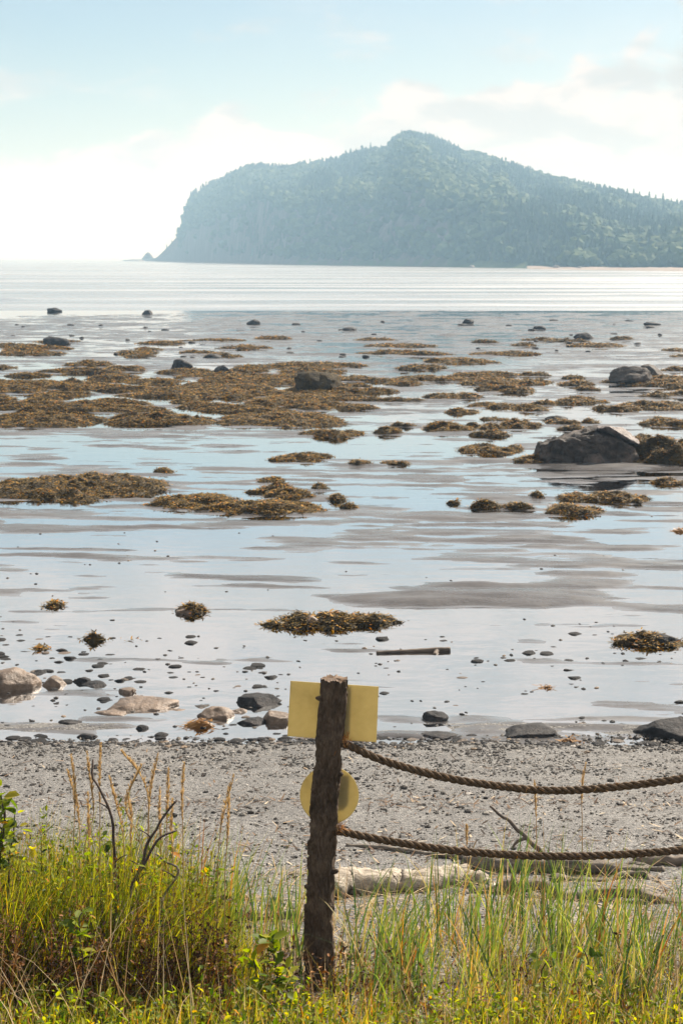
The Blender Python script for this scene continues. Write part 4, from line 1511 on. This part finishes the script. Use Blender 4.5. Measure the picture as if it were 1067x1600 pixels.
# straw blades everywhere in the foreground
N = 1700
px = rg.uniform(-60, 1120, N)
y = rg.uniform(4.5, 6.6, N)
hh = np.where(px < 320, .2 + .45 * rg.random(N) ** 2.5, rg.uniform(.06, .34, N))
x = xat(px, y)
V1 = strips(on_ground(x, y, -.01), rg.uniform(0, 6.28, N), hh, rg.uniform(.0018, .004, N), rg.uniform(.0, 1.4, N), rg.uniform(.0, .6, N), 5, .06, rg)
m_ = 1500
xx, yy = rg.uniform(-1.4, 1.5, m_), rg.uniform(5.0, 7.4, m_)
V2 = strips(on_ground(xx, yy, .008), rg.uniform(0, 6.28, m_), rg.uniform(.06, .3, m_), rg.uniform(.002, .005, m_), rg.uniform(-.1, .3, m_), rg.uniform(1.3, 1.58, m_), 3, .3, rg)
V, F = join([V1, V2])
tag(mk("dry_straw", V, F, M['straw']), "dry straw stalks standing and lying among the grass", "straw", kind='stuff')


# leafy herbs: stems set with small leaves
def herbs(n, pxr, yr, hr, nl, lsize, mat, low=0.15, high=1.0, env=None, aspect=.4, dens=None):
    px = rg.uniform(*pxr, n)
    y = rg.uniform(*yr, n)
    if dens is not None:
        kp = rg.random(n) < dens(px, y)
        px, y = px[kp], y[kp]
        n = len(px)
    x = xat(px, y)
    h = rg.uniform(*hr, n) * (env(px) if env else 1.0)
    b = on_ground(x, y, -.01)
    hd, ln = rg.uniform(0, 6.28, n), rg.uniform(0, .35, n)
    u = rg.uniform(low, high, (n, nl))
    q = b[:, None, :] + np.stack([np.cos(hd)[:, None] * np.sin(ln)[:, None] * u * h[:, None], np.sin(hd)[:, None] * np.sin(ln)[:, None] * u * h[:, None], np.cos(ln)[:, None] * u * h[:, None]], -1)
    q = q.reshape(-1, 3) + rg.normal(0, .006, (n * nl, 3))
    stem = strips(b, hd, h, .0028, .05, ln, 3, .3, rg)
    return leaves(q, lsize * rg.uniform(.5, 1.3, n * nl), rg, aspect), stem


lv, st1 = herbs(240, (-120, 330), (5.25, 5.9), (.36, .62), 26, .024, 'herb', .45, 1.0, lambda p: np.interp(p, [-120, 200, 280, 330], [1, 1, .85, .6]), .36)
lv2, st2 = herbs(1000, (-60, 1130), (4.3, 4.95), (.08, .24), 18, .022, 'herb', .2, 1.0, None, .45, lambda p, y_: np.clip((fbm(p * .015, y_ * 3, 3.3, 3) - .36) * 6, .12, 1))
lv6, st6 = herbs(22, (-120, 330), (5.3, 5.9), (.36, .60), 8, .036, 'herb', .7, 1.0, None, .6)
V, F = join([lv, lv2, lv6])
tag(mk("herb_leaves", V, F, M['herb']), "small yellow-green leaves of low herbs across the foreground", "plants", kind='stuff')
lv5, st5 = herbs(320, (-120, 340), (5.05, 5.85), (.25, .60), 6, .014, 'rust', .3, 1.0, None, .45)
lv3, st3 = herbs(650, (-120, 360), (4.95, 5.45), (.14, .42), 30, .016, 'rust', .1, 1.0, None, .45)
lv4, st4 = herbs(420, (330, 1120), (4.5, 5.8), (.06, .22), 14, .020, 'rust', .1, 1.0, None, .45, lambda p, y_: np.clip((fbm(p * .02, y_ * 2, 8.3, 3) - .42) * 6, .05, 1))
V, F = join([lv3, lv4, lv5])
tag(mk("withered_leaves", V, F, M['rust']), "brown and rust-red withered leaves among the herbs", "plants", kind='stuff')
V, F = join([st1, st2, st3, st4, st5, st6])
tag(mk("herb_stems", V, F, M['rust']), "thin reddish stems of the foreground herbs", "plants", kind='stuff')
# bushy yellowish undergrowth between the dune grass
N = 5200
px = rg.uniform(520, 1130, N)
y = rg.uniform(4.95, 6.5, N)
kp = rg.random(N) < np.clip((fbm(px * .016, y * 2.2, 25., 3) - .38) * 6, .06, 1) * np.interp(y, [5, 5.5, 6.1], [1, .6, .04])
px, y = px[kp], y[kp]
n = len(px)
x = xat(px, y)
V, F = strips(on_ground(x, y, -.01), rg.normal(WIND, 1.7, n), .07 + .24 * rg.random(n) ** 1.6, rg.uniform(.0016, .0042, n), rg.uniform(.2, 1.7, n), rg.uniform(0, .7, n), 5, .06, rg)
tag(mk("undergrowth", V, F, M['fine_grass']), "low bushy yellowish grass between the dune grass right of the post", "grass", kind='stuff')
# short bright grass in the very foreground
N = 5200
px = rg.uniform(-60, 1130, N)
y = rg.uniform(4.3, 5.0, N)
kp = rg.random(N) < np.clip((fbm(px * .012, y * 2.5, 15., 3) - .30) * 5, .15, 1)
px, y = px[kp], y[kp]
n = len(px)
x = xat(px, y)
V, F = strips(on_ground(x, y, -.01), rg.normal(WIND, 1.8, n), rg.uniform(.08, .26, n), rg.uniform(.002, .005, n), rg.uniform(.1, 1.0, n), rg.uniform(0, .45, n), 4, .06, rg)
tag(mk("short_grass", V, F, M['fine_grass']), "short yellow-green grass along the bottom of the picture", "grass", kind='stuff')

# big-leaved sprigs: single plants
def sprig(pxs_, y, nleaf, lsize, label, seed, mat='herb'):
    r = np.random.default_rng(seed)
    pts = [P(a, b, y + 0.0) for a, b in pxs_]
    pth = smooth_path(pts, 18, .01, seed)
    base = pth[0].copy()
    pth -= base
    root = mk("leafy_sprig", *tube(pth, np.linspace(.004, .0018, 18), 6), M['twig'])
    root.location = base
    tag(root, label, "plant", "single leafy sprigs in the grass")
    u = r.integers(6, 18, nleaf)
    q = pth[u] + r.normal(0, .010, (nleaf, 3))
    V, F = leaves(q, lsize * r.uniform(.6, 1.2, nleaf), r, .62, .3, .15)
    f = mk("foliage", V, F, M[mat], root)
    f['kind'] = 'stuff'
    return root


sprig([(-6, 1420), (2, 1330), (6, 1280), (4, 1240)], 5.3, 44, .05, "leafy sprig with bright round leaves at the left edge", 1)
sprig([(14, 1420), (16, 1340), (22, 1300), (24, 1268)], 5.35, 22, .045, "shorter leafy sprig beside the one at the left edge", 2)
sprig([(130, 1540), (128, 1480), (124, 1440), (130, 1425)], 5.0, 30, .045, "pale green sprig low in the dark of the left mound", 3)
sprig([(432, 1600), (436, 1540), (428, 1500), (424, 1470)], 4.95, 34, .05, "bright yellow-green sprig low left of the post", 4)
sprig([(402, 1600), (404, 1550), (398, 1510), (392, 1490)], 4.95, 26, .045, "yellow-green sprig left of the one by the post", 5)
sprig([(470, 1610), (455, 1565), (448, 1530), (452, 1510)], 5.0, 20, .04, "small green sprig against the foot of the post", 6)
sprig([(930, 1600), (925, 1540), (918, 1500), (912, 1485)], 5.1, 26, .035, "dark green sprig low in the right-hand grass", 7)
sprig([(842, 1610), (850, 1560), (846, 1520), (856, 1500)], 5.1, 26, .035, "green sprig left of the dark one in the right-hand grass", 8)

# dead twigs sticking out of the left mound
TW = [([(182, 1400), (178, 1292), (160, 1240), (146, 1214), (147, 1186)], .007, .0035, 5.45, "tall bare dark twig curving up left out of the grass mound", None),
      ([(214, 1400), (226, 1325), (245, 1290), (262, 1268), (279, 1248)], .008, .0035, 5.4, "bare dark twig slanting up right, upper of the two", None),
      ([(206, 1460), (205, 1400), (212, 1370), (236, 1330), (252, 1306), (276, 1297)], .0075, .0035, 5.3, "bare dark twig slanting up right, lower of the two", None),
      ([(256, 1420), (264, 1392), (279, 1362), (262, 1345), (246, 1333)], .006, .0035, 5.35, "bent grey twig hooking left beside the slanting twigs", 'drift_grey'),
      ([(-8, 1340), (4, 1296), (8, 1270), (2, 1240)], .006, .003, 5.32, "dark woody stem at the left edge among round leaves", None)]
for k, (pp_, r0, r1, y, lab, mm) in enumerate(TW):
    pts = [P(a, b, y + 0.03 * i) for i, (a, b) in enumerate(pp_)]
    pts = [pts[0] - Vector((0, 0, .25))] + pts
    pth = smooth_path(pts, 34, .018, k)
    base = pth[0].copy()
    o = mk("dead_twig", *tube(pth - base, np.linspace(r0, r1, 34) * (1 + .3 * (fbm(np.linspace(0, 9, 34), np.zeros(34), k, 2) - .5)), 8), M[mm or 'twig'])
    o.location = base
    tag(o, lab, "twig", "bare twigs in the left mound")
    for q in (16, 24):
        d = np.array([(-1) ** (q // 8) * .03, -.005, .03])
        mk("side_shoot", *tube(smooth_path([pth[q] - base, pth[q] - base + d * .6, pth[q] - base + d * np.array([1.4, 1, 1])], 6), np.linspace(.003, .0012, 6), 6), M['twig'], o)

# grass stalks with seed heads
SH = [((116, 1330), (118, 1240), (112, 1180), -1), ((132, 1330), (146, 1270), (137, 1176), 1), ((157, 1330), (156, 1230), (158, 1162), 0), ((196, 1350), (190, 1290), (172, 1214), 1), ((232, 1330), (228, 1230), (190, 1174), 1),
      ((226, 1340), (196, 1262), (222, 1196), 0), ((234, 1330), (234, 1250), (247, 1178), 0), ((262, 1330), (262, 1270), (264, 1202), 0), ((286, 1330), (285, 1260), (288, 1190), 0), ((252, 1320), (249, 1270), (250, 1232), 0),
      ((340, 1380), (346, 1290), (366, 1214), 1), ((352, 1380), (356, 1290), (357, 1232), 0), ((126, 1330), (122, 1270), (106, 1204), -1), ((205, 1330), (206, 1280), (198, 1236), 0), ((140, 1320), (139, 1270), (138, 1240), 0),
      ((270, 1340), (268, 1290), (270, 1250), 0), ((912, 1300), (909, 1240), (915, 1192), 1), ((731, 1330), (729, 1310), (728, 1290), 0), ((838, 1340), (837, 1280), (834, 1220), 0)]
ORD = ["first", "second", "third", "fourth", "fifth", "sixth", "seventh", "eighth", "ninth", "tenth", "eleventh", "twelfth", "thirteenth", "fourteenth", "fifteenth", "sixteenth"]
rank = {k: i for i, k in enumerate(sorted(range(16), key=lambda q: SH[q][2][0]))}
for k, (a_, b_, c_, cv) in enumerate(SH):
    right = a_[0] > 600
    y = 6.3 if right else 5.5 + 0.03 * (k % 5)
    pts = [P(*a_, y), P(*b_, y + .02), P(*c_, y + .05)]
    if right:
        gq = G(a_[0], 1385)
        y = gq.y
        pts = [Vector((P(*a_, y).x, y, gq.z)), P(*b_, y), P(*c_, y)]
    else:
        pts = [Vector((pts[0].x, y, gz(pts[0].x, y)))] + pts
    pth = smooth_path(pts, 26, .006, k)
    base = pth[0].copy()
    pth = pth - base
    o = mk("grass_stalk", *tube(pth, np.linspace(.0022, .0014, 26), 5), M['straw'])
    o.location = base
    L = np.linalg.norm(pth[-1] - pth[0])
    # the seed head: bristling grains round the top quarter
    m = 150
    hl = min(.20, .34 * L)
    dist = np.concatenate([[0], np.cumsum(np.linalg.norm(np.diff(pth, axis=0), axis=1))])
    sv = dist[-1] - rg.uniform(0, hl, m)
    q = np.stack([np.interp(sv, dist, pth[:, i]) for i in range(3)], -1)
    fat = np.sin(np.pi * np.clip((dist[-1] - sv) / hl, .06, .96)) ** .5
    V, F = strips(q, rg.uniform(0, 6.28, m), .018 * fat + .004, .0032, .1, rg.uniform(.25, .5, m), 2, .2, rg)
    hd = mk("seed_head", V, F, M['seed'], o)
    hd['kind'] = 'stuff'
    tag(o, "rust-brown grass stalk standing alone on the gravel behind the upper rope" if k == 16 else ("short brown stalk on the beach right of the post" if k == 17 else ("thin stalk standing under the upper rope" if k == 18 else "straw-coloured seed stalk above the left mound, its head %s from the left" % ORD[rank[k]])), "grass stalk", "seed stalks above the grass")

# ================================================================== HAZE
hx, hy0, hy1, hz0, hz1 = 6600, -320, 6600, -3.0, 84.0
V = np.array([[x_, y_, z_] for z_ in (hz0, hz1) for x_, y_ in ((-hx, hy0), (hx, hy0), (hx, hy1), (-hx, hy1))])
F = np.array([[0, 3, 2, 1], [4, 5, 6, 7], [0, 1, 5, 4], [1, 2, 6, 5], [2, 3, 7, 6], [3, 0, 4, 7]])
hm, t, o_ = new_mat("sea_haze")
pv = t.add('ShaderNodeVolumePrincipled')
pv.inputs['Color'].default_value = (0.42, 0.70, 1.0, 1)
pv.inputs['Absorption Color'].default_value = (1, 1, 1, 1)
pv.inputs['Density'].default_value = 0.00086
pv.inputs['Anisotropy'].default_value = 0.0
t.link(pv.outputs[0], o_.inputs['Volume'])
tag(mk("haze", V, F, hm, smooth=False), "pale sea haze between the shore and the headland", "haze", kind='stuff')
